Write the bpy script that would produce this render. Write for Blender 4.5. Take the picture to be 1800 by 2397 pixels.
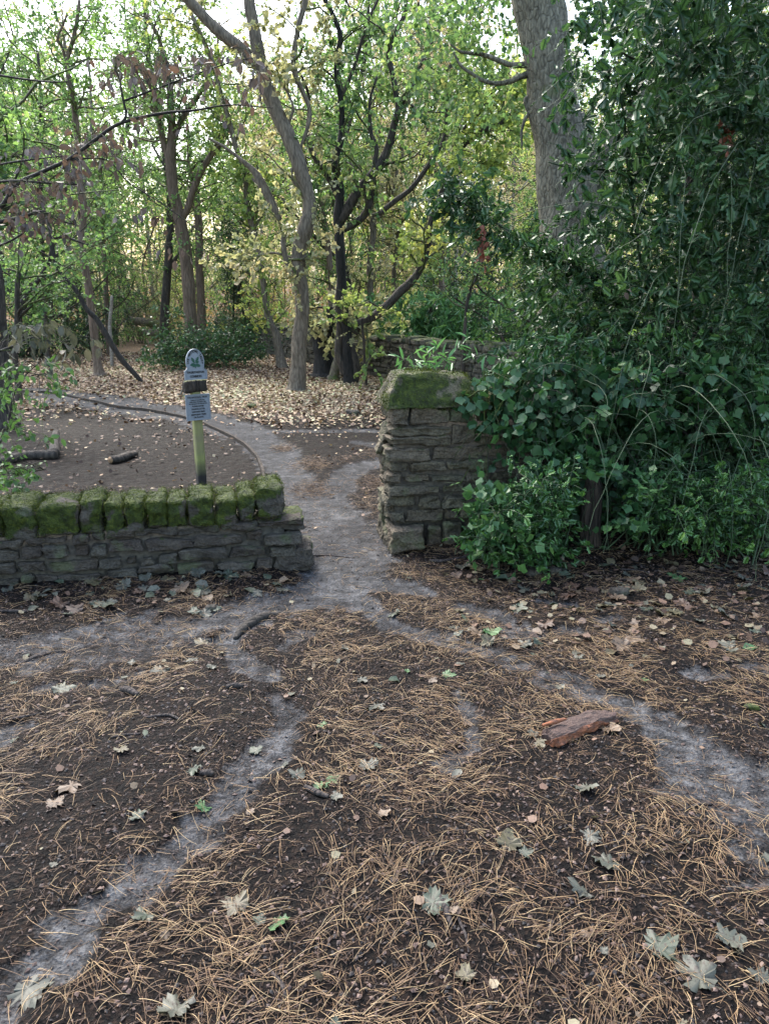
import bpy, bmesh, math, random
import numpy as np
from mathutils import Vector, Matrix
for o in list(bpy.data.objects): bpy.data.objects.remove(o)
S = bpy.context.scene
COL = S.collection
R = math.radians
# ------------------------------------------------------------------ camera
CAM_H, PITCH, FPX = 1.6, 15.5, 1800.0
cd = bpy.data.cameras.new('camera'); cam = bpy.data.objects.new('camera', cd); COL.objects.link(cam)
cam.location = (0, 0, CAM_H); cam.rotation_euler = (R(90-PITCH), 0, 0)
cd.sensor_fit = 'VERTICAL'; cd.sensor_height = 36.0; cd.lens = 36.0*FPX/2397.0
cd.clip_start = 0.05; cd.clip_end = 2000
S.camera = cam
# ------------------------------------------------------------------ light
SUN_EL, SUN_AZ = 52, -28        # sun beyond the trees, a little to the left
W = bpy.data.worlds.new('World'); S.world = W; W.use_nodes = True
nt = W.node_tree; nt.nodes.clear()
sky = nt.nodes.new('ShaderNodeTexSky'); sky.sky_type = 'NISHITA'; sky.sun_disc = False
sky.sun_elevation = R(SUN_EL); sky.sun_rotation = R(SUN_AZ)
sky.air_density = 1.4; sky.dust_density = 3.2; sky.ozone_density = 1.0
bg = nt.nodes.new('ShaderNodeBackground'); bg.inputs[1].default_value = 0.15
wo = nt.nodes.new('ShaderNodeOutputWorld')
nt.links.new(sky.outputs[0], bg.inputs[0]); nt.links.new(bg.outputs[0], wo.inputs[0])
sl = bpy.data.lights.new('sun', 'SUN'); sl.energy = 1.4; sl.angle = R(22); sl.color = (1, .975, .94)
sun = bpy.data.objects.new('sun', sl); COL.objects.link(sun)
_az = R(SUN_AZ); _d = Vector((math.sin(_az)*math.cos(R(SUN_EL)), math.cos(_az)*math.cos(R(SUN_EL)), math.sin(R(SUN_EL))))
sun.rotation_euler = _d.to_track_quat('Z', 'Y').to_euler()
S.view_settings.view_transform = 'Standard'; S.view_settings.look = 'None'
S.view_settings.exposure = 2.42; S.view_settings.gamma = 1.0
S.cycles.max_bounces = 7; S.cycles.diffuse_bounces = 4; S.cycles.glossy_bounces = 2
S.cycles.transmission_bounces = 4; S.cycles.transparent_max_bounces = 4
S.cycles.caustics_reflective = False; S.cycles.caustics_refractive = False
S.cycles.use_denoising = True
# ------------------------------------------------------------------ picture <-> world (1800 x 2397 pixels of the photo)
_cp, _sp = math.cos(R(PITCH)), math.sin(R(PITCH))
def ray(px, py):
    u, v = (px-900)/FPX, (py-1198.5)/FPX
    return np.array([u, _cp - v*_sp, -_sp - v*_cp])
def G(px, py, z=0.0):
    d = ray(px, py); t = (z-CAM_H)/d[2]
    return np.array([d[0]*t, d[1]*t, z])
def AT(px, py, Y):
    d = ray(px, py); t = Y/d[1]
    return np.array([d[0]*t, Y, CAM_H+d[2]*t])
K = 900/1661
def c1(x, y): return (x*K, y*K)                 # crops used while tracing
def c2(x, y): return (900+x*K, y*K)
def c3(x, y): return (x*K, 600+y*K)
def c4(x, y): return (900+x*K, 600+y*K)
def F(x, y): return (x*1800/1661, y*1800/1661)
# ------------------------------------------------------------------ noise
def _h(ix, iy, iz, seed):
    n = (ix*374761393 + iy*668265263 + iz*2147483647 + seed*1274126177) & 0xffffffff
    n = ((n ^ (n >> 13)) * 1274126177) & 0xffffffff
    n = n ^ (n >> 16)
    return (n & 0xffffff)/8388607.5 - 1.0
def vnoise(p, seed=0):
    p = np.asarray(p, float); i = np.floor(p).astype(np.int64); f = p-i; f = f*f*(3-2*f)
    r = 0
    for a in (0, 1):
        for b in (0, 1):
            for c in (0, 1):
                w = (f[..., 0] if a else 1-f[..., 0])*(f[..., 1] if b else 1-f[..., 1])*(f[..., 2] if c else 1-f[..., 2])
                r = r + w*_h(i[..., 0]+a, i[..., 1]+b, i[..., 2]+c, seed)
    return r
def fbm(p, oct=4, seed=0, gain=.5):
    p = np.asarray(p, float); a, t, s = 1.0, 0, 0
    for k in range(oct):
        t = t + a*vnoise(p*(2.03**k)+k*17.3, seed+k); s += a; a *= gain
    return t/s
def n2(x, y, scale, oct=3, seed=0):
    return fbm(np.stack([np.asarray(x)/scale, np.asarray(y)/scale, np.zeros_like(np.asarray(x, float))], -1), oct, seed)
def sstep(a, b, x):
    t = np.clip((x-a)/(b-a), 0, 1); return t*t*(3-2*t)
def norm(v):
    return v/np.maximum(np.linalg.norm(v, axis=-1, keepdims=True), 1e-9)
# ------------------------------------------------------------------ mesh building
class Acc:
    def __init__(s): s.V = []; s.F = []; s.A = []; s.B = []; s.n = 0
    def add(s, V, faces, a=None, b=None):
        V = np.asarray(V, float).reshape(-1, 3)
        for f in (faces if isinstance(faces, list) else [faces]):
            f = np.asarray(f, np.int64)
            if f.size: s.F.append(f+s.n)
        s.V.append(V)
        for lst, x in ((s.A, a), (s.B, b)):
            lst.append(np.full(len(V), .5 if x is None else 0.) + (0 if x is None else np.asarray(x, float)))
        s.n += len(V)
    def mesh(s, name, mat, loc=(0, 0, 0), smooth=True):
        me = bpy.data.meshes.new(name)
        V = np.concatenate(s.V)-np.asarray(loc, float)
        me.vertices.add(len(V)); me.vertices.foreach_set('co', V.astype(np.float32).ravel())
        li = np.concatenate([f.ravel() for f in s.F]).astype(np.int32)
        tot = np.concatenate([np.full(len(f), f.shape[1], np.int32) for f in s.F])
        st = np.concatenate([[0], np.cumsum(tot)[:-1]]).astype(np.int32)
        me.loops.add(len(li)); me.loops.foreach_set('vertex_index', li)
        me.polygons.add(len(tot)); me.polygons.foreach_set('loop_start', st); me.polygons.foreach_set('loop_total', tot)
        me.update(calc_edges=True)
        for nm, L in (('rnd', s.A), ('msk', s.B)):
            at = me.attributes.new(nm, 'FLOAT', 'POINT'); at.data.foreach_set('value', np.concatenate(L).astype(np.float32))
        me.polygons.foreach_set('use_smooth', np.full(len(tot), smooth)); me.materials.append(mat); me.update()
        return me
    def build(s, name, mat, parent=None, loc=None, smooth=True):
        if parent is not None: loc = parent['_o']
        loc = (0, 0, 0) if loc is None else loc
        o = bpy.data.objects.new(name, s.mesh(name, mat, loc, smooth)); COL.objects.link(o)
        if parent is not None: o.parent = parent; o['_o'] = [float(q) for q in loc]
        else: o.location = loc
        return o
def thing(name, label, cat, loc=(0, 0, 0), group=None):
    o = bpy.data.objects.new(name, None); COL.objects.link(o); o.location = loc; o.empty_display_size = .1
    o['_o'] = [float(q) for q in loc]
    return tag(o, label, cat, group)
def tag(o, label=None, cat=None, group=None, kind=None):
    if label: o['label'] = label
    if cat: o['category'] = cat
    if group: o['group'] = group
    if kind: o['kind'] = kind
    return o
# tubes
def crom(P, n):
    P = np.asarray(P, float)
    if len(P) < 3:
        t = np.linspace(0, 1, n)[:, None]; return P[0]*(1-t)+P[-1]*t
    Q = np.vstack([2*P[0]-P[1], P, 2*P[-1]-P[-2]]); m = len(P)-1
    u = np.linspace(0, m-1e-6, n); i = u.astype(int); t = (u-i)[:, None]
    a, b, c, d = Q[i], Q[i+1], Q[i+2], Q[i+3]
    return .5*((2*b)+(-a+c)*t+(2*a-5*b+4*c-d)*t*t+(-a+3*b-3*c+d)*t**3)
def tube(acc, P, rad, sides=10, rough=0.0, seed=0, cap=True, a=.5, b=0., ridge=0.0):
    P = np.asarray(P, float); n = len(P); rad = np.asarray(rad, float)*np.ones(n)
    T = norm(np.gradient(P, axis=0)); N = np.zeros((n, 3))
    r = np.array([0, 1., 0]) if abs(T[0, 1]) < .9 else np.array([1., 0, 0])
    for i in range(n):
        r = r-T[i]*np.dot(r, T[i]); r = r/np.linalg.norm(r); N[i] = r
    B = np.cross(T, N); th = np.linspace(0, 2*np.pi, sides, endpoint=False)
    dirs = N[:, None]*np.cos(th)[None, :, None]+B[:, None]*np.sin(th)[None, :, None]
    rr = rad[:, None]*np.ones((1, sides))
    if rough:
        rr = rr*(1+rough*fbm((P[:, None]+dirs*rad[:, None, None])*np.array([5, 5, 2.2]), 3, seed))
    if ridge:
        q = np.stack([np.cos(th)[None]*3.2+0*rad[:, None], np.sin(th)[None]*3.2+0*rad[:, None], P[:, 2:3]*1.1+0*th[None]], -1)
        q2 = np.stack([np.cos(th)[None]*9+0*rad[:, None], np.sin(th)[None]*9+0*rad[:, None], P[:, 2:3]*4+0*th[None]], -1)
        rr = rr+ridge*(1-np.abs(vnoise(q2, seed+5))*2)+ridge*1.5*vnoise(q, seed)
    V = P[:, None]+dirs*rr[..., None]
    i = np.arange(n-1)[:, None]*sides; j = np.arange(sides)[None]; k = (j+1) % sides
    Fq = np.stack([i+j, i+k, i+sides+k, i+sides+j], -1).reshape(-1, 4)
    fs = [Fq]; V = V.reshape(-1, 3)
    if cap:
        fs.append(np.arange(sides)[None, ::-1]); fs.append((np.arange(sides)+(n-1)*sides)[None])
    acc.add(V, fs, a, b)
def tubes(acc, P, r0, r1, sides=3, a=None):      # P (n,k,3) many thin tubes at once
    n, k, _ = P.shape
    if n == 0: return
    T = norm(np.gradient(P, axis=1)); ref = np.tile([0.31, 0.2, .93], (n, k, 1)); N = norm(np.cross(T, ref)); B = np.cross(T, N)
    th = np.linspace(0, 2*np.pi, sides, endpoint=False)
    r0 = np.asarray(r0)*np.ones(n); r1 = np.asarray(r1)*np.ones(n)
    rad = r0[:, None]+(r1-r0)[:, None]*np.linspace(0, 1, k)[None]
    V = P[:, :, None]+(N[:, :, None]*np.cos(th)[None, None, :, None]+B[:, :, None]*np.sin(th)[None, None, :, None])*rad[:, :, None, None]
    base = (np.arange(n)*k*sides)[:, None, None]; i = (np.arange(k-1)*sides)[None, :, None]; j = np.arange(sides)[None, None]; kk = (j+1) % sides
    Fq = np.stack([base+i+j, base+i+kk, base+i+sides+kk, base+i+sides+j], -1).reshape(-1, 4)
    av = np.repeat(.5*np.ones(n) if a is None else a, k*sides)
    acc.add(V.reshape(-1, 3), Fq, av)
# leaf templates: x along the leaf (0..1), y across, z up
def T_quad(): return np.array([[0, 0, 0], [.45, .34, .05], [1, 0, 0], [.5, -.34, .05]]), [np.array([[0, 3, 2, 1]])]
def T_oval(w=.27): return np.array([[0, 0, 0], [.28, w, .09], [.7, w*.85, .06], [1, 0, -.06], [.7, -w*.85, .06], [.28, -w, .09], [.5, 0, 0.0]]), [np.array([[0, 6, 2, 1], [0, 5, 4, 6]]), np.array([[6, 3, 2], [6, 4, 3]])]
def T_long(): return np.array([[0, 0, 0], [.3, .1, .03], [.65, .1, 0], [1, 0, -.16], [.65, -.1, 0], [.3, -.1, .03]]), [np.array([[0, 3, 2, 1], [0, 5, 4, 3]])]
def T_holly():
    V = []; F4 = []; F3 = []
    mx = [0, .3, .58, .82, 1.0]; vw = [0.02, .22, .24, .16, 0.0]
    for i in range(5): V.append([mx[i], 0, .0+.03*math.sin(mx[i]*5)])
    for s in (1, -1):
        o = len(V)
        for i in range(1, 4): V.append([mx[i], s*vw[i], .07])
        so = len(V)
        for i in range(4):
            x = (mx[i]+mx[i+1])/2+.02; V.append([x, s*[.24, .36, .34, .22][i], .13 if i % 2 else .03])
        ring = [0, o, o+1, o+2, 4]
        for i in range(4):
            m0, m1, v0, v1 = i, i+1, ring[i], ring[i+1]
            if i == 0: F3.append([m0, m1, v1])
            elif i == 3: F3.append([m0, m1, v0])
            else: F4.append([m0, m1, v1, v0])
            F3.append([v0, v1, so+i])
    return np.array(V), [np.array(F4), np.array(F3)]
def T_lobed(kind, seed=0, curl=.12):             # sycamore / ivy blade as a fan
    rg = np.random.default_rng(seed)
    if kind == 'ivy':
        pr = [(0, .0), (-150, .45), (-118, .46), (-75, .60), (-42, .47), (0, .74), (42, .47), (75, .60), (118, .46), (150, .45)]
        pts = [(0.02, 0)]+[(.32+r*math.cos(R(a)), r*math.sin(R(a))) for a, r in pr[1:]]
    else:
        pts = [(0.0, 0)]
        lob = [(-135, .42), (-78, .62), (0, .74), (78, .62), (135, .42)]
        prev = None
        for a, r in lob:
            for da, rr in ((-31, .66), (-19, .84), (-12, .78), (0, 1.0), (12, .78), (19, .84), (31, .66)):
                q = r*rr*rg.uniform(.88, 1.1)
                pts.append((.36+q*math.cos(R(a+da)), q*math.sin(R(a+da))))
    pts = np.array(pts); n = len(pts)
    z = curl*(np.hypot(pts[:, 0]-.36, pts[:, 1])**1.5)*rg.uniform(-1.2, 2.6)+curl*1.3*rg.uniform(-1, 1, n)*.5+curl*rg.uniform(-2.2, 2.2)*pts[:, 1]*pts[:, 0]
    V = np.vstack([[[.36, 0, .0]], np.column_stack([pts, z])])
    Fc = [[0, 1+i, 1+(i+1) % n] for i in range(n)]
    return V, [np.array(Fc)]
TQ, TO, TL, TH, TI = T_quad(), T_oval(), T_long(), T_holly(), T_lobed('ivy', 1, .08)
TS = T_lobed('syc', 3, .1)
TB = T_oval(.33)
def scatter(acc, tmpl, P, size, axis, nrm, a=None, b=None):
    TV, TF = tmpl; n = len(P)
    if n == 0: return
    X = norm(axis); Z = norm(nrm-X*np.sum(nrm*X, -1, keepdims=True)); Y = np.cross(Z, X)
    s = (np.asarray(size)*np.ones(n))[:, None, None]
    V = P[:, None]+s*(TV[None, :, 0:1]*X[:, None]+TV[None, :, 1:2]*Y[:, None]+TV[None, :, 2:3]*Z[:, None])
    m = len(TV); off = (np.arange(n)*m)[:, None, None]
    fs = [(f[None]+off).reshape(-1, f.shape[1]) for f in TF if len(f)]
    acc.add(V.reshape(-1, 3), fs, np.repeat(np.ones(n)*.5 if a is None else a, m), None if b is None else np.repeat(b, m))
def spray(S0, D0, L, k, rg, droop=.0, wander=.25):
    n = len(S0); P = [S0]; D = norm(D0); L = (np.asarray(L)*np.ones(n))[:, None]
    for _ in range(k):
        D = norm(D+wander*rg.normal(size=(n, 3))+np.array([0, 0, -droop])); P.append(P[-1]+D*L/k)
    return np.stack(P, 1)
def along(P, m, rg, t0=.1, t1=1.0):              # m random points on each polyline, with directions
    n, k, _ = P.shape; t = rg.uniform(t0, t1, (n, m))*(k-1)-1e-6; t = np.maximum(t, 0); i = t.astype(int); f = (t-i)[..., None]
    r = np.arange(n)[:, None]; a, b = P[r, i], P[r, i+1]
    return (a*(1-f)+b*f).reshape(-1, 3), norm(b-a).reshape(-1, 3)
def leafup(acc, tmpl, P, D, size, rg, droop=.2, a=None, up=.8, fwd=.6, b=None):
    n = len(P); ax = norm(fwd*D+rg.normal(size=(n, 3))*.8+np.array([0, 0, -droop])); nr = rg.normal(size=(n, 3))+np.array([0, 0, up*1.5])
    scatter(acc, tmpl, P, size*rg.uniform(.65, 1.2, n), ax, nr, a, b)
# ------------------------------------------------------------------ materials
def nodes(name):
    m = bpy.data.materials.new(name); m.use_nodes = True; t = m.node_tree
    return m, t, t.nodes['Principled BSDF'], t.nodes['Material Output']
def N(t, typ, **kw):
    n = t.nodes.new(typ)
    for k, v in kw.items():
        if k in n.inputs: n.inputs[k].default_value = v
        else: setattr(n, k, v)
    return n
def ramp(t, src, stops):
    r = t.nodes.new('ShaderNodeValToRGB'); e = r.color_ramp.elements
    while len(e) < len(stops): e.new(.5)
    for i, (p, c) in enumerate(stops): e[i].position = p; e[i].color = (*c, 1) if len(c) == 3 else c
    t.links.new(src, r.inputs[0]); return r
def attr(t, n): return N(t, 'ShaderNodeAttribute', attribute_name=n).outputs['Fac']
def noise(t, scale, detail=4, vec=None, rough=.55, dist=0):
    n = N(t, 'ShaderNodeTexNoise', Scale=scale, Detail=detail, Roughness=rough, Distortion=dist)
    if vec is None: vec = t.nodes.new('ShaderNodeTexCoord').outputs['Object']
    t.links.new(vec, n.inputs['Vector']); return n.outputs['Fac']
def mapped(t, sc):
    c = t.nodes.new('ShaderNodeTexCoord'); m = t.nodes.new('ShaderNodeMapping'); m.inputs['Scale'].default_value = sc
    t.links.new(c.outputs['Object'], m.inputs['Vector']); return m.outputs[0]
def mix(t, f, a, b, typ='MIX'):
    m = t.nodes.new('ShaderNodeMix'); m.data_type = 'RGBA'; m.blend_type = typ
    for s, i in ((f, 0), (a, 6), (b, 7)):
        if hasattr(s, 'is_output'): t.links.new(s, m.inputs[i])
        else: m.inputs[i].default_value = s if i == 0 else (*s, 1)
    return m.outputs[2]
def mth(t, op, a, b=0., clamp=False):
    m = t.nodes.new('ShaderNodeMath'); m.operation = op; m.use_clamp = clamp
    for s, i in ((a, 0), (b, 1)):
        if hasattr(s, 'is_output'): t.links.new(s, m.inputs[i])
        else: m.inputs[i].default_value = s
    return m.outputs[0]
def bump(t, h, p, strength=.5, dist=.02):
    b = N(t, 'ShaderNodeBump', Strength=strength, Distance=dist); t.links.new(h, b.inputs['Height']); t.links.new(b.outputs[0], p.inputs['Normal']); return b
def leaf_mat(name, cols, rough=.5, trans=.5, spec=.4, tcol=(1.30, 1.30, .98), spots=0.):
    m, t, p, out = nodes(name)
    r = ramp(t, attr(t, 'rnd'), [(i/(len(cols)-1), c) for i, c in enumerate(cols)]); c = r.outputs[0]
    v = noise(t, 60, 3); c = mix(t, .35, c, ramp(t, v, [(.3, (.35, .35, .35)), (.7, (1, 1, 1))]).outputs[0], 'MULTIPLY')
    if spots:
        s = ramp(t, noise(t, 7 if spots >= 1 else 90, 5, None, .7), [(.54, (0, 0, 0)), (.62, (1, 1, 1))]).outputs[0]
        c = mix(t, mth(t, 'MULTIPLY', s, spots), c, (.02, .015, .01))
    t.links.new(c, p.inputs['Base Color']); p.inputs['Roughness'].default_value = rough
    p.inputs['Specular IOR Level'].default_value = spec
    if trans > 0:
        tr = t.nodes.new('ShaderNodeBsdfTranslucent'); t.links.new(mix(t, 1.0, c, tcol, 'MULTIPLY'), tr.inputs[0])
        ms = t.nodes.new('ShaderNodeMixShader'); ms.inputs[0].default_value = trans
        t.links.new(p.outputs[0], ms.inputs[1]); t.links.new(tr.outputs[0], ms.inputs[2]); t.links.new(ms.outputs[0], out.inputs[0])
    return m
def bark_mat(name, c0, c1_, moss=.3, scale=(22, 22, 5), bstr=.6, mosscol=((.03, .05, .01), (.09, .13, .02)), pale=None):
    m, t, p, out = nodes(name)
    v = mapped(t, scale); a = noise(t, 1.0, 5, v, .7, .15); vr = N(t, 'ShaderNodeTexVoronoi', Scale=.9); vr.feature = 'DISTANCE_TO_EDGE'; t.links.new(v, vr.inputs['Vector'])
    c = mix(t, ramp(t, a, [(.3, (0, 0, 0)), (.72, (1, 1, 1))]).outputs[0], c0, c1_)
    crack = ramp(t, vr.outputs['Distance'], [(.0, (.35, .35, .35)), (.16, (1, 1, 1))]).outputs[0]
    c = mix(t, .55, c, crack, 'MULTIPLY')
    if pale is not None:
        pm = ramp(t, noise(t, 2.3, 3), [(.5, (0, 0, 0)), (.62, (1, 1, 1))]).outputs[0]; c = mix(t, pm, c, pale)
    mc = mix(t, noise(t, 30, 3), mosscol[0], mosscol[1])
    mm = mth(t, 'ADD', mth(t, 'MULTIPLY', attr(t, 'msk'), 1.0), mth(t, 'SUBTRACT', noise(t, 3.1, 4), 1.0-moss), True)
    mm = ramp(t, mth(t, 'ADD', mm, mth(t, 'MULTIPLY', noise(t, 25, 2), .25)), [(.2, (0, 0, 0)), (.45, (1, 1, 1))]).outputs[0]
    c = mix(t, mm, c, mc)
    t.links.new(c, p.inputs['Base Color']); p.inputs['Roughness'].default_value = .8; p.inputs['Specular IOR Level'].default_value = .25
    h = mth(t, 'ADD', a, mth(t, 'MULTIPLY', crack, .6)); bump(t, h, p, bstr, .02)
    return m
def stone_mat(name, c0, c1_, c2_, mossamt=0.):
    m, t, p, out = nodes(name)
    r = attr(t, 'rnd'); a = noise(t, 9, 6); f = noise(t, 70, 4)
    c = mix(t, ramp(t, a, [(.32, (0, 0, 0)), (.68, (1, 1, 1))]).outputs[0], c0, c1_); c = mix(t, mth(t, 'MULTIPLY', r, .75), c, c2_)
    c = mix(t, .6, c, ramp(t, f, [(.34, (.22, .22, .22)), (.60, (1.15, 1.15, 1.15))]).outputs[0], 'MULTIPLY')
    li = ramp(t, noise(t, 6.0, 5), [(.56, (0, 0, 0)), (.66, (1, 1, 1))]).outputs[0]
    c = mix(t, mth(t, 'MULTIPLY', li, .35), c, (.09, .12, .045))
    mo = mth(t, 'ADD', attr(t, 'msk'), mth(t, 'MULTIPLY', mth(t, 'SUBTRACT', noise(t, 14, 5), .5), 1.5))
    mo = ramp(t, mo, [(.42, (0, 0, 0)), (.6, (1, 1, 1))]).outputs[0]
    mcol = ramp(t, noise(t, 26, 5, None, .7), [(.3, (.007, .010, .003)), (.52, (.032, .046, .006)), (.78, (.095, .11, .012))]).outputs[0]
    c = mix(t, mo, c, mcol)
    t.links.new(c, p.inputs['Base Color']); p.inputs['Roughness'].default_value = .78; p.inputs['Specular IOR Level'].default_value = .3
    h = mth(t, 'ADD', mth(t, 'MULTIPLY', a, .8), mth(t, 'MULTIPLY', f, .5)); h = mth(t, 'ADD', h, mth(t, 'MULTIPLY', noise(t, 160, 2), .5)); bump(t, h, p, 1.0, .022)
    return m
def plain(name, c, rough=.6, metal=0., c2=None, scale=30, bstr=.2):
    m, t, p, out = nodes(name)
    if c2 is not None:
        f = noise(t, scale, 5); t.links.new(mix(t, ramp(t, f, [(.35, (0, 0, 0)), (.65, (1, 1, 1))]).outputs[0], c, c2), p.inputs['Base Color']); bump(t, f, p, bstr, .005)
    else: p.inputs['Base Color'].default_value = (*c, 1)
    p.inputs['Roughness'].default_value = rough; p.inputs['Metallic'].default_value = metal
    return m
def ground_mat():
    m, t, p, out = nodes('woodland soil')
    pa = attr(t, 'rnd'); lf = attr(t, 'msk')
    big = noise(t, 1.6, 4); mid = noise(t, 14, 5, None, .7); fin = noise(t, 95, 4, None, .7)
    soil = ramp(t, mid, [(.30, (.0014, .0012, .0012)), (.5, (.0048, .0040, .0038)), (.74, (.016, .012, .010))]).outputs[0]
    vr = N(t, 'ShaderNodeTexVoronoi', Scale=85.); tc = t.nodes.new('ShaderNodeTexCoord'); t.links.new(tc.outputs['Object'], vr.inputs['Vector'])
    ch = ramp(t, vr.outputs['Color'], [(.55, (0, 0, 0)), (.8, (1, 1, 1))]).outputs[0]
    soil = mix(t, mth(t, 'MULTIPLY', ch, .5), soil, (.035, .022, .016))
    soil = mix(t, .75, soil, ramp(t, fin, [(.3, (.3, .3, .3)), (.7, (1, 1, 1))]).outputs[0], 'MULTIPLY')
    sand = ramp(t, mid, [(.27, (.015, .015, .0155)), (.5, (.066, .066, .067)), (.74, (.175, .173, .172))]).outputs[0]
    sand = mix(t, ramp(t, big, [(.38, (0, 0, 0)), (.66, (1, 1, 1))]).outputs[0], mix(t, .8, sand, (.42, .42, .44), 'MULTIPLY'), sand)
    sand = mix(t, .6, sand, ramp(t, fin, [(.36, (.25, .25, .25)), (.6, (1, 1, 1))]).outputs[0], 'MULTIPLY')
    pk = mth(t, 'ADD', pa, mth(t, 'MULTIPLY', mth(t, 'SUBTRACT', mid, .5), 1.5))
    pk = mth(t, 'ADD', pk, mth(t, 'MULTIPLY', mth(t, 'SUBTRACT', fin, .5), .9))
    pk = ramp(t, pk, [(.22, (0, 0, 0)), (.85, (1, 1, 1))]).outputs[0]
    c = mix(t, pk, soil, sand)
    far = ramp(t, noise(t, 22, 4, None, .75), [(.3, (.04, .025, .018)), (.5, (.14, .09, .055)), (.7, (.33, .24, .14))]).outputs[0]
    lm = mth(t, 'ADD', lf, mth(t, 'MULTIPLY', mth(t, 'SUBTRACT', noise(t, 5, 4), .5), 1.0))
    c = mix(t, ramp(t, lm, [(.4, (0, 0, 0)), (.75, (1, 1, 1))]).outputs[0], c, far)
    t.links.new(c, p.inputs['Base Color'])
    rr = ramp(t, mid, [(.3, (.45, .45, .45)), (.7, (.85, .85, .85))]).outputs[0]; t.links.new(rr, p.inputs['Roughness'])
    p.inputs['Specular IOR Level'].default_value = .07
    h = mth(t, 'ADD', mth(t, 'MULTIPLY', mid, 1.0), mth(t, 'MULTIPLY', fin, .35)); h = mth(t, 'ADD', h, mth(t, 'MULTIPLY', vr.outputs['Distance'], .25))
    bump(t, h, p, 1.0, .026)
    return m
M = {}
M['ground'] = ground_mat()
M['stone'] = stone_mat('dark gritstone', (.026, .023, .019), (.088, .078, .060), (.052, .038, .030))
M['stoneR'] = stone_mat('brown gritstone', (.032, .030, .019), (.145, .130, .080), (.115, .085, .060))
M['stoneB'] = stone_mat('grey field stone', (.034, .032, .023), (.13, .12, .085), (.095, .085, .065))
M['mortar'] = plain('old mortar', (.022, .020, .016), .9, 0, (.075, .066, .050), 40, .6)
M['mossb'] = leaf_mat('moss tufts', [(.010, .014, .003), (.028, .042, .005), (.068, .088, .009), (.13, .15, .02)], .8, .15, .1)
M['barkA'] = bark_mat('grey sycamore bark', (.07, .055, .040), (.205, .165, .12), .24)
M['barkB'] = bark_mat('black wet bark', (.012, .011, .010), (.088, .070, .054), .2)
M['barkBr'] = bark_mat('brown ribbed bark', (.07, .048, .034), (.20, .145, .105), .2, (30, 30, 3))
M['barkO'] = bark_mat('oak bark', (.060, .052, .037), (.25, .222, .16), .46, (26, 26, 10), 1.0)
M['burnt'] = bark_mat('charred wood', (.006, .006, .006), (.032, .028, .024), .0)
M['birch'] = bark_mat('birch bark', (.12, .10, .08), (.32, .29, .25), .1, (12, 12, 26), .3)
M['twig'] = bark_mat('dark twig', (.014, .012, .010), (.05, .042, .034), .12)
M['greentwig'] = plain('green stem', (.010, .024, .007), .7, 0, (.028, .052, .014), 20)
M['pinebark'] = plain('red pine bark', (.10, .028, .012), .75, 0, (.30, .095, .035), 26, .8)
M['deadwood'] = bark_mat('rotten wood', (.014, .012, .010), (.075, .056, .042), .2, (34, 34, 4), 1.0)
M['logend'] = plain('cut wood', (.28, .17, .08), .8, 0, (.12, .07, .04), 40)
M['lf_near'] = leaf_mat('near green leaves', [(.03, .07, .022), (.06, .125, .035), (.10, .19, .05)], .5, .35, .4)
M['lf_greybrown'] = leaf_mat('grey brown leaves', [(.05, .055, .04), (.085, .085, .06), (.11, .085, .055)], .6, .3, .3)
M['lf_green'] = leaf_mat('mid green leaves', [(.065, .135, .05), (.13, .23, .075), (.22, .34, .10), (.36, .42, .13)])
M['lf_oak'] = leaf_mat('oak leaves', [(.06, .125, .05), (.115, .205, .075), (.19, .28, .09), (.33, .33, .13)])
M['lf_yel'] = leaf_mat('yellow green leaves', [(.15, .24, .08), (.28, .37, .11), (.42, .45, .14), (.54, .45, .13)])
M['lf_dry'] = leaf_mat('withering leaves', [(.19, .21, .12), (.32, .32, .17), (.43, .39, .23), (.38, .26, .14)])
M['lf_rust'] = leaf_mat('rusty birch leaves', [(.30, .35, .17), (.46, .44, .25), (.58, .48, .30), (.54, .38, .23)], tcol=(1.25, 1.2, 1.0))
M['lf_brown'] = leaf_mat('brown hanging leaves', [(.055, .045, .040), (.085, .068, .058), (.12, .092, .074), (.15, .09, .058)], .6, .3, tcol=(1.0, .88, .75))
M['lf_dead'] = leaf_mat('dead red leaves', [(.16, .04, .02), (.28, .09, .05), (.2, .1, .07)], .6, .2, tcol=(1.2, .8, .6))
M['holly'] = leaf_mat('glossy holly leaves', [(.012, .036, .015), (.029, .072, .027), (.054, .118, .040), (.10, .18, .06)], .40, .25, .35)
M['hollyl'] = leaf_mat('young holly leaves', [(.016, .05, .018), (.035, .095, .028), (.06, .15, .035), (.10, .20, .04)], .38, .2, .5)
M['ivy'] = leaf_mat('ivy leaves', [(.010, .036, .015), (.024, .072, .026), (.048, .12, .036), (.09, .18, .05)], .45, .18, .35)
M['rhodo'] = leaf_mat('long pale leaves', [(.05, .14, .05), (.10, .23, .08), (.18, .34, .12)], .4, .3)
M['cover'] = leaf_mat('bramble leaves', [(.07, .17, .04), (.14, .29, .06), (.25, .40, .09), (.36, .43, .11)])
M['fern'] = leaf_mat('russet bracken', [(.26, .14, .06), (.46, .27, .11), (.56, .38, .17)], .7, .3, tcol=(1.2, .95, .6))
M['litter'] = leaf_mat('pale fallen leaves', [(.06, .034, .024), (.17, .10, .062), (.33, .225, .135), (.46, .37, .235), (.40, .39, .21)], .65, .1, .3, (1, 1, .8), .5)
M['scrap'] = leaf_mat('brown leaf scraps', [(.03, .018, .014), (.08, .045, .03), (.15, .09, .06), (.14, .13, .08), (.22, .17, .11)], .65, .1, .3, (1, 1, .8), .6)
M['needle'] = leaf_mat('pine needles', [(.042, .021, .014), (.122, .068, .034), (.235, .145, .070), (.37, .265, .14)], .55, .0, .4)
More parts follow.
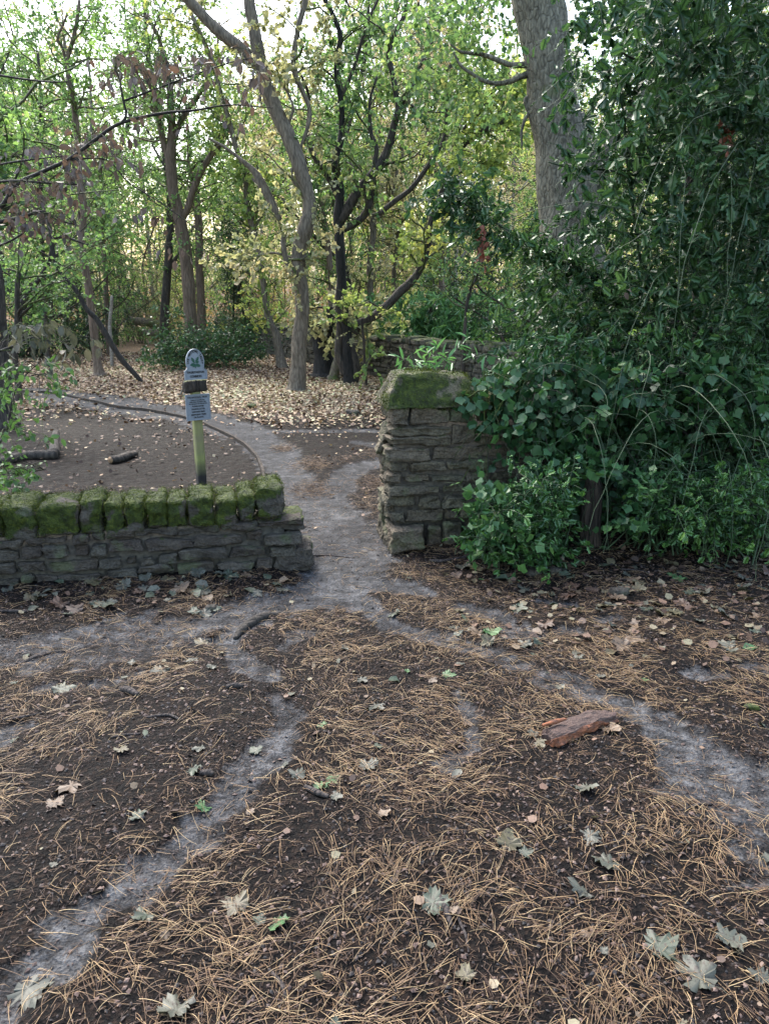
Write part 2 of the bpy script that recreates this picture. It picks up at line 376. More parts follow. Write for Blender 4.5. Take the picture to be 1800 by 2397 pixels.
M['crumb'] = leaf_mat('soil crumbs', [(.006, .005, .005), (.016, .012, .011), (.045, .028, .022), (.09, .055, .042), (.15, .10, .075)], .7, 0, .4)
M['stick'] = bark_mat('fallen stick bark', (.012, .010, .010), (.06, .048, .042), .05, (40, 40, 10))
for nm, cols in (('fl_green', [(.022, .032, .020), (.056, .074, .045)]), ('fl_grey', [(.032, .036, .027), (.085, .088, .064)]), ('fl_tan', [(.06, .038, .024), (.155, .105, .064)]),
                 ('fl_yellow', [(.045, .038, .020), (.11, .095, .046)]), ('fl_brown', [(.035, .020, .014), (.10, .05, .028)]), ('fl_bright', [(.03, .08, .024), (.06, .14, .04)])):
    M[nm] = leaf_mat(nm.replace('fl_', 'fallen leaf '), cols, .55, .06, .35, (1, 1, .7), 1.0)
# ------------------------------------------------------------------ paths and ground
PATHS = [
 [(60,845,.5),(200,862,.6),(350,888,.5),(450,910,.42),(540,938,.38),(600,975,.28),(622,1020,.22),(655,1060,.24),(690,1095,.32),(742,1150,.28),(765,1205,.27),(757,1250,.28)],
 [(880,985,.13),(820,996,.16),(770,1008,.15),(735,1030,.15),(705,1062,.18),(700,1092,.22)],
 [(900,955,.10),(830,960,.12),(770,952,.07)], [(620,930,.10),(760,925,.12),(900,925,.12)],
 [(745,1250,.24),(640,1290,.19),(520,1327,.20),(380,1355,.20),(200,1385,.22),(-80,1425,.24)],
 [(755,1250,.24),(850,1262,.14),(920,1275,.06)],
 [(490,1370,.07),(510,1420,.055),(545,1445,.06),(585,1462,.045)],
 [(592,1500,.03),(625,1545,.05),(597,1600,.07),(545,1670,.072),(480,1745,.075),(400,1825,.07),(300,1890,.08),(200,1960,.075),(130,2040,.075),(40,2130,.085),(-60,2200,.09)],
 [(755,1280,.12),(800,1312,.09),(850,1345,.09),(950,1380,.09),(1050,1410,.075),(1130,1440,.07),(1210,1470,.11),(1320,1500,.09),(1420,1550,.11),(1520,1620,.16),(1600,1700,.2),(1700,1800,.24)],
 [(1000,1305,.05),(1080,1325,.08),(1125,1365,.09)], [(985,1490,.035),(1020,1550,.05),(1010,1610,.045),(960,1645,.05)],
 [(85,1485,.05),(170,1478,.045),(250,1478,.06),(300,1450,.04)], [(-20,1600,.08),(40,1568,.05)],
 [(1440,1620,.045),(1450,1690,.05)], [(1500,1450,.05),(1560,1452,.05)], [(1610,1440,.06),(1680,1445,.06)], [(1220,1360,.05),(1250,1362,.05)],
 [(1300,1335,.05),(1350,1335,.05)], [(610,1400,.05),(645,1365,.07)], [(1160,1290,.03),(1230,1300,.04)],
]
PW = []
for pl in PATHS:
    q = [(*G(*F(x, y))[:2], w) for x, y, w in pl]
    PW += list(zip(q[:-1], q[1:]))
def pathmask(x, y):
    x = np.asarray(x, float); y = np.asarray(y, float); best = np.full(x.shape, 9.)
    for (ax, ay, aw), (bx, by, bw) in PW:
        dx, dy = bx-ax, by-ay; L = dx*dx+dy*dy+1e-9
        t = np.clip(((x-ax)*dx+(y-ay)*dy)/L, 0, 1)
        best = np.minimum(best, np.hypot(x-ax-t*dx, y-ay-t*dy)/(aw+(bw-aw)*t))
    e = n2(x, y, .26, 3, 3)*.75+n2(x, y, .07, 3, 8)*.8
    f_ = sstep(-.30, .25, n2(x, y, .33, 3, 91)); g_ = .52+.30*f_+(.48-.30*f_)*sstep(3.1, 4.3, y)
    return sstep(1.32, .68, best+e*np.where(y < 3.9, 1, .6))*g_
EDGE = [G(*F(*p)) for p in [(30,846),(95,848),(150,856),(250,877),(330,889),(400,905),(460,925),(520,955),(552,983),(565,1008),(572,1036)]]
WA = R(13.0)                                           # line of the near walls
WL0 = G(735, 1330)                                     # right end of the low wall (front face)
WD = np.array([math.cos(WA), math.sin(WA), 0]); WN = np.array([-WD[1], WD[0], 0])
WR0 = np.array([.03, 4.93, 0]); WRA = R(11.5); WRD = np.array([math.cos(WRA), math.sin(WRA), 0]); WRN = np.array([-WRD[1], WRD[0], 0])
def hgt(x, y, micro=True):
    x = np.asarray(x, float); y = np.asarray(y, float)
    z = .035*n2(x, y, 2.6, 2, 41)*sstep(.5, 3, y)*sstep(30, 20, y)+.022*n2(x, y, .7, 2, 43)
    z = z+.085*sstep(24, 60, y)*(y-24)*.6
    z = z+.35*sstep(1.5, 3.5, x-(.1+(15.7-y)*.5))*sstep(11, 13, y)
    dR = (x-WR0[0])*WRD[0]+(y-WR0[1])*WRD[1]; nR = (x-WR0[0])*WRN[0]+(y-WR0[1])*WRN[1]
    z = z+.10*sstep(.25, 1.1, dR)*sstep(-.75, -.05, nR)*sstep(1.2, .4, nR)
    dL = (x-WL0[0])*WD[0]+(y-WL0[1])*WD[1]; nL = (x-WL0[0])*WN[0]+(y-WL0[1])*WN[1]
    z = z+.035*sstep(.0, -.4, dL)*sstep(-.45, -.02, nL)*sstep(1.0, .4, nL)
    if micro:
        pm = pathmask(x, y); near = sstep(14, 5, y)
        z = z-.022*pm*near+.010*n2(x, y, .10, 3, 5)*near*(1-.7*pm)+.006*n2(x, y, .035, 2, 6)*near*(1-.6*pm)
    return z
def axis(fine0, fine1, st, lo, hi, g=1.07):
    a = list(np.arange(fine0, fine1, st)); s = st; v = a[-1]
    while v < hi: s = min(s*g, 12); v += s; a.append(v)
    s = st; v = a[0]
    while v > lo: s = min(s*g, 12); v -= s; a.insert(0, v)
    return np.array(a)
gx = axis(-2.9, 2.9, .019, -160, 160, 1.05); gy = axis(1.0, 6.2, .019, -25, 220, 1.022)
XX, YY = np.meshgrid(gx, gy); ZZ = hgt(XX, YY); PM = pathmask(XX, YY)
LF = sstep(9.5, 13.5, YY+1.4*n2(XX, YY, 2.2, 3, 9))*.85
LF = np.where(YY > 32, .9, LF)
nx, ny = len(gx), len(gy)
idx = np.arange(nx*ny).reshape(ny, nx)
Q = np.stack([idx[:-1, :-1], idx[:-1, 1:], idx[1:, 1:], idx[1:, :-1]], -1).reshape(-1, 4)
V = np.stack([XX, YY, ZZ], -1).reshape(-1, 3); pmf = PM.ravel(); lff = (LF*(1-PM)).ravel()
onp = pmf[Q].mean(1) > .5
for nm, sel in (('ground', ~onp), ('path', onp)):
    q = Q[sel]; u, inv = np.unique(q, return_inverse=True); a = Acc(); a.add(V[u], inv.reshape(-1, 4), pmf[u], lff[u])
    tag(a.build(nm, M['ground']), kind='structure')
# ------------------------------------------------------------------ stones
def cube_tmpl(n=6):
    V = []; key = {}; Fs = []
    g = np.linspace(-1, 1, n+1)
    for ax in range(3):
        for sg in (-1, 1):
            ids = np.zeros((n+1, n+1), int)
            for i in range(n+1):
                for j in range(n+1):
                    p = [0, 0, 0]; p[ax] = sg; p[(ax+1) % 3] = g[i]; p[(ax+2) % 3] = g[j]; kk = tuple(np.round(p, 5))
                    if kk not in key: key[kk] = len(V); V.append(p)
                    ids[i, j] = key[kk]
            for i in range(n):
                for j in range(n):
                    f = [ids[i, j], ids[i+1, j], ids[i+1, j+1], ids[i, j+1]]; Fs.append(f if sg > 0 else f[::-1])
    return np.array(V, float), np.array(Fs)
CT = {n: cube_tmpl(n) for n in (3, 7, 12, 16)}
def stone(acc, c, ux, uy, uz, hx, hy, hz, rg, n=7, rnd=.08, jit=.1, amp=.012, moss=0., mossup=.5, seed=None, a=None):
    T, Fc = CT[n]; seed = int(rg.integers(1e6)) if seed is None else seed
    P = T*np.array([hx, hy, hz])
    cj = rg.uniform(-jit, jit, (2, 2, 2, 3))*np.array([hx*.7, hy*.5, hz])
    w = (T+1)/2; off = 0
    for i in (0, 1):
        for j in (0, 1):
            for k in (0, 1):
                off = off+((w[:, 0] if i else 1-w[:, 0])*(w[:, 1] if j else 1-w[:, 1])*(w[:, 2] if k else 1-w[:, 2]))[:, None]*cj[i, j, k]
    m = min(hx, hy, hz); rr = rnd*2+.0; r = min(m*.95, rr)
    inner = np.maximum(np.array([hx, hy, hz])-r, 1e-4)
    q = np.clip(P, -inner, inner); d = P-q; ln = np.linalg.norm(d, axis=1, keepdims=True)
    P = q+d/np.maximum(ln, 1e-9)*np.minimum(ln, r)
    P = P+off
    Wd = np.asarray(c)+P[:, :1]*ux+P[:, 1:2]*uy+P[:, 2:3]*uz
    nn = norm(T**5/np.array([hx, hy, hz])*m); Nn = nn[:, :1]*ux+nn[:, 1:2]*uy+nn[:, 2:3]*uz
    f = fbm(Wd*15+seed*.37, 4, seed % 999, .6); g2 = np.abs(fbm(Wd*7+seed*.11, 2, seed % 777))
    Wd = Wd+Nn*(amp*(f*1.2-g2*1.6))[:, None]
    ms = np.clip(moss+mossup*np.clip(Nn[:, 2], -.3, 1), -1, 1)
    acc.add(Wd, Fc, rg.uniform(0, 1) if a is None else a, ms)
    return Wd, Nn
def masonry(acc, O, D, Nrm, s0, s1, courses, thick, rg, wmin=.12, wmax=.34, moss=0., amp=.012, n=7, endjit=0., zj=.012, hfun=None):
    """courses: list of (z0, z1); front face through O along D, body towards Nrm"""
    Z = np.array([0, 0, 1.])
    for ci, (z0, z1) in enumerate(courses):
        for side in (0, 1):
            s = s0+(rg.uniform(-endjit, endjit) if endjit else 0)
            while s < s1-.03:
                w = rg.uniform(wmin, wmax) if rg.random() < .75 else rg.uniform(wmin*.6, wmin); e = min(s+w, s1)
                if s1-e < wmin*.6: e = s1+(rg.uniform(-endjit, endjit) if endjit else 0)
                hh = (z1-z0)/2; dz = rg.uniform(-zj, zj)
                split = hh > .05 and rg.random() < .18
                for (a0, a1) in (((z0, (z0+z1)/2-.002), ((z0+z1)/2+.002, z1)) if split else ((z0, z1),)):
                    h = (a1-a0)/2; dep = thick/2*rg.uniform(.90, 1.02)
                    off = thick*.5 if side else 0.; pr = rg.uniform(-.012, .014)
                    c = O+D*(s+e)/2+Nrm*(off+(thick/4 if not side else thick/4)+ (-pr if not side else pr))+Z*((a0+a1)/2+dz+(hfun((s+e)/2) if hfun else 0))
                    stone(acc, c, D, Nrm, Z, (e-s)/2-.004, dep/2, h-.003, rg, n, .0075, .24, amp, moss-.25*(1-a0/.5 if a0 < .5 else 0), .35)
                s = e+.004
def box(acc, O, D, Nrm, s0, s1, z0, z1, t0, t1, a=.5):
    Z = np.array([0, 0, 1.])
    V = [O+D*s+Nrm*t+Z*z for z in (z0, z1) for t in (t0, t1) for s in (s0, s1)]
    acc.add(np.array(V), np.array([[0, 2, 3, 1], [4, 5, 7, 6], [0, 1, 5, 4], [2, 6, 7, 3], [0, 4, 6, 2], [1, 3, 7, 5]]), a)
def moss_tufts(acc, P, Nn, n, rg, size=.011, msk=None):
    i = rg.integers(0, len(P), n) if msk is None else rg.choice(len(P), n, p=msk/msk.sum())
    j = P[i]+rg.normal(size=(n, 3))*.009
    nr = Nn[i]+rg.normal(size=(n, 3))*.5
    col = np.clip(.45+.35*fbm(j*22, 2, 5)+rg.normal(size=n)*.18, 0, 1)
    scatter(acc, TQ, j, size*rg.uniform(.5, 1.3, n), norm(nr), rg.normal(size=(n, 3)), col)
rg = np.random.default_rng(11)
# low wall, left of the gap
def Wp(px, py):                                        # picture point on the front face of the low wall -> (s, z)
    d = ray(px, py); o = np.array([0, 0, CAM_H]); t = np.dot(WL0-o, WN)/np.dot(d, WN); p = o+d*t
    return np.dot(p-WL0, WD), p[2]
low = thing('dry_stone_wall', 'low mossy stone wall with rounded green coping, left of the path', 'stone wall', WL0)
THL = .36
ms = Acc(); tops = []
cops = [(-330-(k+1)*118, -330-k*118, 188+(k*37) % 23, 348) for k in range(8)][::-1]+[(-330,-240,190,345),(-240,-150,180,345),(-150,-70,175,350),(-70,22,165,350),(22,200,150,362),(202,408,158,345),(410,535,130,332),(537,640,145,330),(642,750,137,322),(752,860,125,300),(862,965,130,300),(967,1105,115,295),(1107,1222,122,300),(1224,1312,95,270),(1314,1462,55,250)]
cs = [(Wp(x0/2.1855, 1100+yb/2.1855), Wp(x1/2.1855, 1100+yb/2.1855), Wp((x0+x1)/4.371, 1100+yt/2.1855)) for x0, x1, yt, yb in cops]
rg = np.random.default_rng(111)
zb = lambda s: np.interp(s, [c[0][0] for c in cs], [c[0][1] for c in cs])
zmean = float(np.mean([c[0][1] for c in cs[8:]]))
fr = [(0.0, .27), (.29, .52), (.54, .78), (.80, .99)]
ext = [.08, .05, .02, .0]
for k, (f0, f1) in enumerate(fr):
    masonry(ms, WL0, WD, WN, -3.6, -.06+[.06, -.02, -.01, -.02][k], [(f0*zmean-.03*(k == 0), f1*zmean)], THL, rg, .11, .30, -.12+.08*k, .016, 12, .03)
ms.build('masonry', M['stone'], low, smooth=False)
mo = Acc(); box(mo, WL0, WD, WN, -3.55, -.17, -.12, zmean-.01, .045, THL-.045); mo.build('mortar', M['mortar'], low)
Zv = np.array([0, 0, 1.])
for (A, B, T) in cs:
    s0, s1, zt = A[0], B[0], T[1]-.028; z0 = min(A[1], zmean+.05); c = WL0+WD*(s0+s1)/2+WN*(THL*.48)+Zv*((z0+zt)/2-.005)
    st = Acc(); Wd, Nn = stone(st, c, WD, WN, Zv, (s1-s0)/2+.002, THL*.48, (zt-z0)/2+.006, rg, 16, .016, .07, .020, .34, .22)
    mk = np.clip(fbm(Wd*7, 3, 77)*1.7+.9, 0, 1)*np.clip(.4+Nn[:, 2]*.3-Nn@WN*.6+ (Wd[:, 2]-z0)/(zt-z0)*.6, 0, 1)+1e-4
    st.B[-1] = np.clip(mk*1.15-.15, 0, 1); o = st.build('coping_stone', M['stone'], low, smooth=False)
    t = Acc(); moss_tufts(t, Wd, Nn, int(5200*(s1-s0)/.2), rg, .0058, mk**2)
    mm = t.build('moss', M['mossb'], o)
# flat step stone at the end of the low wall
st = Acc()
stone(st, WL0+WD*(-.15)+WN*.19+Zv*(zmean*.86), WD, WN, Zv, .11, .16, zmean*.13, rg, 12, .012, .15, .02, .1, .6)
stone(st, WL0+WD*(-.10)+WN*.15+Zv*.055, WD, WN, Zv, .12, .16, .085, rg, 12, .012, .25, .02, -.3, .1)
st.build('end_stone', M['stone'], low, smooth=False)
# higher wall, right of the gap
hi = thing('dry_stone_wall', 'chest-high stone wall end with one long mossy saddle coping, right of the path', 'stone wall', WR0)
ms = Acc(); rg = np.random.default_rng(23)
zs = [-.06, .145, .235, .33, .41, .485, .565, .665, .80, .925]
for k in range(len(zs)-1):
    big = k in (6, 7, 3)
    masonry(ms, WR0, WRD, WRN, [-.01, .0, -.01, .01, -.005, .01, -.02, 0, .01][k], 4.6, [(zs[k]+.003, zs[k+1]-.003)], .42, rg, .20 if big else .13, .44 if big else .32, -.02+(.22 if k == 8 else 0), .020, 12, .012, .006)
stone(ms, WR0+WRD*.115+WRN*(-.0)+Zv*.055, WRD, WRN, Zv, .12, .13, .07, rg, 12, .008, .35, .02, -.4, .0, a=.9)
ms.build('masonry', M['stoneR'], hi, smooth=False)
mo = Acc(); box(mo, WR0, WRD, WRN, .055, 4.5, -.1, .90, .055, .365); mo.build('mortar', M['mortar'], hi)
def saddle(s0, s1, zt, name='coping_stone'):
    sd_ = s0*3.1; T, Fc = cube_tmpl(26); P = T.copy(); hh = (zt-.915)/2
    w = 1-.50*((P[:, 2]+1)/2)**1.2
    Wd = WR0+WRD*((s0+s1)/2)+WRN*.21+Zv*(.915+hh)
    rad = np.linalg.norm(P[:, [0, 2]], axis=1)
    ex = 1-.30*((P[:, 2]+1)/2)**1.6
    X = P[:, :1]*(s1-s0)/2*ex[:, None]; Y = P[:, 1:2]*.222*w[:, None]; Zz = P[:, 2:]*hh
    W_ = Wd+WRD*X+WRN*Y+Zv*Zz; W_ = W_+Zv*((P[:, 2:]+1)*(.022*fbm(np.concatenate([X*3.5+sd_, X*0, X*0], 1), 2, 8)[:, None]-.008))
    Nn = norm(WRD*(T[:, :1]**7)+WRN*(T[:, 1:2]**7)*1.0+Zv*(T[:, 2:]**7+.25)); sd = int(s0*100)
    W_ = W_+Nn*(.030*fbm(W_*8, 4, 31+sd)-.02*np.abs(vnoise(W_*5, 9)))[:, None]
    # round the top edges
    a = Acc(); mk = .76+.75*fbm(W_*5, 3, 55)-.5*np.clip((-T[:, 2]-.7), 0, 1)-1.2*np.clip(.26-((T[:, 0]+1)*(s1-s0)/2), 0, 1)*(T[:, 2] > -.2)
    a.add(W_, Fc, rg.uniform(), mk); o = a.build(name, M['stoneR'], hi)
    t = Acc(); mm = np.clip(mk, 0, 1)**2+1e-5; moss_tufts(t, W_, Nn, int(14000*(s1-s0)), rg, .008, mm); t.build('moss', M['mossb'], o)
saddle(-.012, .66, 1.13); saddle(.665, 1.35, 1.11); saddle(1.36, 2.1, 1.12); saddle(2.11, 2.9, 1.10)
# long field wall behind the trees
BW = np.array([[-6.4, 29.8], [-4.2, 25.0], [.1, 15.9], [1.65, 12.7], [3.2, 9.6]])
bw = thing('field_wall', 'long mossy dry stone wall running back behind the tree trunks', 'stone wall', (BW[2, 0], BW[2, 1], 0))
ms = Acc(); mo = Acc(); cp = Acc(); rg = np.random.default_rng(5)
for i in range(len(BW)-1):
    a = np.array([*BW[i], 0]); b = np.array([*BW[i+1], 0]); L = np.linalg.norm(b-a); D = (b-a)/L; Nn = np.array([-D[1], D[0], 0])
    if i == 0: wz, hh = (.2, .55), .13
    elif i == 1: wz, hh = (.14, .42), .105
    else: wz, hh = (.10, .32), .085
    top = .74
    zc = np.arange(-.1, top, hh); cc = [(z, z+hh-.004) for z in zc]
    masonry(ms, a, D, Nn, 0, L, cc, .42, rg, *wz, .14, .012, 3, 0, .018)
    box(mo, a, D, Nn, 0, L, -.1, top, .05, .37)
    s = 0
    while s < L-.1:
        w = rg.uniform(.14, .4); h = rg.uniform(.05, .11)
        stone(cp, a+D*(s+w/2)+Nn*.21+Zv*(zc[-1]+hh+h*.8), D, Nn, Zv, w/2-.005, .22, h, rg, 3, .03, .2, .015, .35, .35); s += w+(rg.uniform(.02, .12) if rg.random() < .25 else 0)
ms.build('masonry', M['stoneB'], bw, smooth=False); mo.build('mortar', M['mortar'], bw); cp.build('coping', M['stoneB'], bw, smooth=False)
# ------------------------------------------------------------------ timber edging of the path
a = Acc(); P = crom(np.array(EDGE), 90); P[:, 2] = hgt(P[:, 0], P[:, 1])
T = norm(np.gradient(P, axis=0)*[1, 1, 0]); Nn = np.cross(T, [0, 0, 1.])
ht = .036+.014*n2(P[:, 0], P[:, 1], .5, 2, 4)
prof = [(-.014, -1), (-.014, 1), (.014, 1), (.014, -1)]
V = np.stack([P+Nn*o_+Zv*(np.where(k > 0, ht, -.06))[:, None] for o_, k in prof], 1).reshape(-1, 3)
i = np.arange(len(P)-1)[:, None]*4; j = np.arange(4)[None]; kx = (j+1) % 4
a.add(V, [np.stack([i+j, i+kx, i+4+kx, i+4+j], -1).reshape(-1, 4), np.array([[3, 2, 1, 0]]), np.array([[0, 1, 2, 3]])+4*(len(P)-1)], .5, 0)
tag(a.build('path_edging', M['deadwood'], loc=EDGE[8], smooth=False), 'thin dark timber edging board curving along the near side of the sandy path', 'path edging')
# ------------------------------------------------------------------ notice post
base = G(474, 1150); base[2] = float(hgt(base[0], base[1]))
sg = thing('notice_post', 'leaning wooden post with two silver metal plaques, behind the low wall', 'sign post', base)
Rz = Matrix.Rotation(R(31), 4, 'Z') @ Matrix.Rotation(R(-.8), 4, 'Y') @ Matrix.Rotation(R(1.5), 4, 'X')
sg.rotation_euler = Rz.to_euler(); sg['_o'] = [0., 0., 0.]
def wood_mat():
    m, t, p, out = nodes('algae stained post')
    v = mapped(t, (40, 40, 4)); g_ = noise(t, 1, 5, v, .6)
    c = mix(t, g_, (.10, .10, .035), (.30, .31, .10)); c = mix(t, ramp(t, noise(t, 5, 3), [(.4, (0, 0, 0)), (.7, (1, 1, 1))]).outputs[0], c, (.17, .14, .085))
    tc = t.nodes.new('ShaderNodeTexCoord'); sx = t.nodes.new('ShaderNodeSeparateXYZ'); t.links.new(tc.outputs['Object'], sx.inputs[0])
    z = mth(t, 'ADD', sx.outputs[2], mth(t, 'MULTIPLY', mth(t, 'SUBTRACT', noise(t, 12, 3), .5), .12))
    c = mix(t, ramp(t, z, [(.14, (1, 1, 1)), (.30, (0, 0, 0))]).outputs[0], c, (.018, .015, .013))   # post colour turns dark towards its foot
    t.links.new(c, p.inputs['Base Color']); p.inputs['Roughness'].default_value = .8; bump(t, g_, p, .5, .006); return m
M['post'] = wood_mat()
M['metal'] = plain('silver painted cast metal', (.17, .19, .22), .5, .2, (.22, .24, .27), 60, .1)
M['letter'] = plain('dark lettering', (.008, .009, .011), .7)
M['emblem'] = plain('dark green paint', (.004, .055, .032), .5)
def lbox(acc, x0, x1, y0, y1, z0, z1, bev=0.):
    box(acc, np.zeros(3), np.array([1., 0, 0]), np.array([0, 1., 0]), x0, x1, z0, z1, y0, y1)
a = Acc(); tt, ff = cube_tmpl(8); W_ = tt*np.array([.037, .037, .49])+np.array([0, 0, .43])
m_ = (np.abs(tt[:, 0]) > .99) & (np.abs(tt[:, 1]) > .99); W_[m_, :2] *= .86
W_[:, :2] += .0015*fbm(W_*20, 2, 3)[:, None]; a.add(W_, ff, .5, 0); a.build('post', M['post'], sg, smooth=False)
a = Acc(); rg = np.random.default_rng(3); X_, Y_ = np.array([1., 0, 0]), np.array([0, 1., 0])
stone(a, np.array([0, -.012, .905]), X_, Y_, Zv, .098, .045, .052, rg, 12, .012, .12, .008, .0, .5, a=.5)
a.build('cross_block', M['deadwood'], sg)
def plate(outline, y, th, name, mat, rim=None):
    """outline in x,z, plate from y-th to y"""
    n = len(outline); a = Acc(); o_ = np.array(outline)
    V = np.vstack([np.column_stack([o_[:, 0], np.full(n, y-th), o_[:, 1]]), np.column_stack([o_[:, 0], np.full(n, y), o_[:, 1]])])
    i = np.arange(n); k = (i+1) % n
    a.add(V, [i[None, :], (i+n)[None, ::-1], np.stack([i, i+n, k+n, k], 1)])
    p = a.build(name, mat, sg, smooth=False)
    if rim:
        c = o_.mean(0); inn = c+(o_-c)*np.array(rim)
        V = np.vstack([np.column_stack([o_[:, 0], np.full(n, y-th-.006), o_[:, 1]]), np.column_stack([inn[:, 0], np.full(n, y-th-.006), inn[:, 1]]),
                       np.column_stack([o_[:, 0]*1.0, np.full(n, y-th+.001), o_[:, 1]]), np.column_stack([inn[:, 0], np.full(n, y-th+.001), inn[:, 1]])])
        b = Acc(); b.add(V, [np.stack([i, k, k+n, i+n], 1), np.stack([i, i+2*n, k+2*n, k], 1), np.stack([i+n, k+n, k+3*n, i+3*n], 1)])
        r = b.build('rim', mat, p, smooth=False)
    return p
def text_bm(bm, s, size, cx, cz, y, rot=0., sx=1.0):
    cu = bpy.data.curves.new('t', 'FONT'); cu.body = s; cu.size = size; cu.align_x = 'CENTER'; cu.align_y = 'CENTER'; cu.extrude = .0012; cu.offset = size*.045; cu.resolution_u = 3
    ob = bpy.data.objects.new('t', cu); COL.objects.link(ob); bpy.context.view_layer.update()
    me = bpy.data.meshes.new_from_object(ob.evaluated_get(bpy.context.evaluated_depsgraph_get()))
    me.transform(Matrix.Translation((cx, y, cz)) @ Matrix.Rotation(-rot, 4, 'Y') @ Matrix.Rotation(R(90), 4, 'X') @ Matrix.Diagonal((sx, 1, 1, 1)))
    bm.from_mesh(me); bpy.data.objects.remove(ob); bpy.data.curves.remove(cu); bpy.data.meshes.remove(me)
def bm_part(bm, name, mat, parent):
    me = bpy.data.meshes.new(name); bm.to_mesh(me); bm.free(); me.materials.append(mat); o = bpy.data.objects.new(name, me); COL.objects.link(o); o.parent = parent; return o
yf = -.040
arch = [(-.094, .963), (.094, .963), (.094, 1.036), (.083, 1.040), (.074, 1.050)]
cz_, hw_, hz_ = 1.115, .076, .108
arch += [(hw_*math.cos(t_), cz_-.012+hz_*max(math.sin(t_), -.5)) for t_ in np.linspace(-.42, math.pi+.42, 30)]
arch += [(-.074, 1.050), (-.083, 1.040), (-.094, 1.036)]
p1 = plate(arch, yf, .010, 'arched_plaque', M['metal'], (.90, .93))
bm = bmesh.new(); w_ = 'THE NATIONAL TRUST'
for k_, ch in enumerate(w_):
    t_ = math.pi*(1.06-1.12*(k_+.5)/len(w_)); x_ = .058*math.cos(t_); z_ = cz_-.012+.088*math.sin(t_)
    if ch != ' ': text_bm(bm, ch, .025, x_, z_, yf-.011, t_-math.pi/2, .85)
text_bm(bm, 'THURSTASTON', .024, 0, 1.022, yf-.011, 0, .86); text_bm(bm, 'COMMON', .024, 0, .989, yf-.011, 0, .86)
bm_part(bm, 'lettering', M['letter'], p1)
def oakleaf(L, wd, ang, ox, oz):
    pts = []
    n_ = 26
    for s_ in (1, -1):
        rng_ = range(n_+1) if s_ > 0 else range(n_, -1, -1)
        for i_ in rng_:
            u = i_/n_; r_ = wd*math.sin(math.pi*min(u*.9+.08, 1))**.8*(1+.32*math.sin(u*4.2*2*math.pi))
            pts.append((u*L, s_*r_))
    c_, s2 = math.cos(ang), math.sin(ang)
    return [(ox+x*c_-y*s2, oz+x*s2+y*c_) for x, y in pts]
a = Acc()
def flat(acc, pts, y, th=.0018):
    o_ = np.array(pts); n = len(o_); V = np.vstack([np.column_stack([o_[:, 0], np.full(n, y-th), o_[:, 1]]), np.column_stack([o_[:, 0], np.full(n, y), o_[:, 1]])])
    i = np.arange(n); k = (i+1) % n; acc.add(V, [i[None, :], (i+n)[None, ::-1], np.stack([i, i+n, k+n, k], 1)])
for L_, wd_, an_, ox_, oz_ in ((.052, .0105, 118, -.004, 1.098), (.055, .0105, 62, .006, 1.100), (.042, .0125, 190, -.001, 1.088), (.043, .0125, -22, .004, 1.085), (.034, .006, 268, .002, 1.088), (.03, .008, 25, .006, 1.096), (.028, .009, 225, -.001, 1.085)):
    flat(a, oakleaf(L_, wd_, R(an_), ox_, oz_), yf-.0102-.0004*len(a.V))
a.build('oak_leaf_emblem', M['emblem'], p1, smooth=False)
p2 = plate([(-.102, .628), (.102, .628), (.102, .842), (-.102, .842)], yf, .010, 'notice_plaque', M['metal'], (.93, .94))
bm = bmesh.new()
for s_, sz, z_ in (('THE NATIONAL TRUST', .0175, .818), ('SOME OF THE BYELAWS', .0115, .794), ('AFFECTING THE PUBLIC ARE', .0115, .779), ('ON THE BACK OF THIS NOTICE', .0115, .764),
                   ('PLEASE AVOID', .0165, .744), ('LEAVING LITTER', .0165, .721), ('LIGHTING FIRES', .0165, .698), ('DAMAGING TREES', .0165, .675), ('OR PLANTS', .0165, .652)):
    text_bm(bm, s_, sz, 0, z_, yf-.011, 0, .93)
bm_part(bm, 'lettering', M['letter'], p2)
a = Acc(); lbox(a, -.045, .045, yf-.0118, yf-.0098, .8058, .8072); a.build('rule_line', M['letter'], p2, smooth=False)
# ------------------------------------------------------------------ trees
def ground_pt(px, py):
    p = G(px, py)
    for _ in range(4): p = G(px, py, float(hgt(p[0], p[1], False)))
    return p
def limbpts(pts, Y0):
    """pts: (px,py,width px[,dY]) in photo pixels, at distance Y0 (+dY)"""
    P, r = [], []
    for q in pts:
        Y = Y0+(q[3] if len(q) > 3 else 0); p = AT(q[0], q[1], Y); P.append(p)
        r.append(q[2]/2/FPX*math.hypot(Y, CAM_H-p[2]))
    return np.array(P), np.array(r)
def lim(conv, pts): return [(*conv(p[0], p[1]), p[2]*K, *(p[3:])) for p in pts]
def draw_limb(acc, P, r, sides=10, seed=0, ridge=0., rough=.12, wob=.015, a=.5, moss=0., per=8):
    n = max(6, (len(P)-1)*per); C = crom(P, n); rr = np.interp(np.linspace(0, len(P)-1, n), np.arange(len(P)), r)
    C = C+wob*np.stack([vnoise(C*2.2+seed, seed+i) for i in range(3)], -1)*np.linspace(0, 1, n)[:, None]
    tube(acc, C, rr, sides, rough, seed, True, a, moss, ridge)
    return C, rr
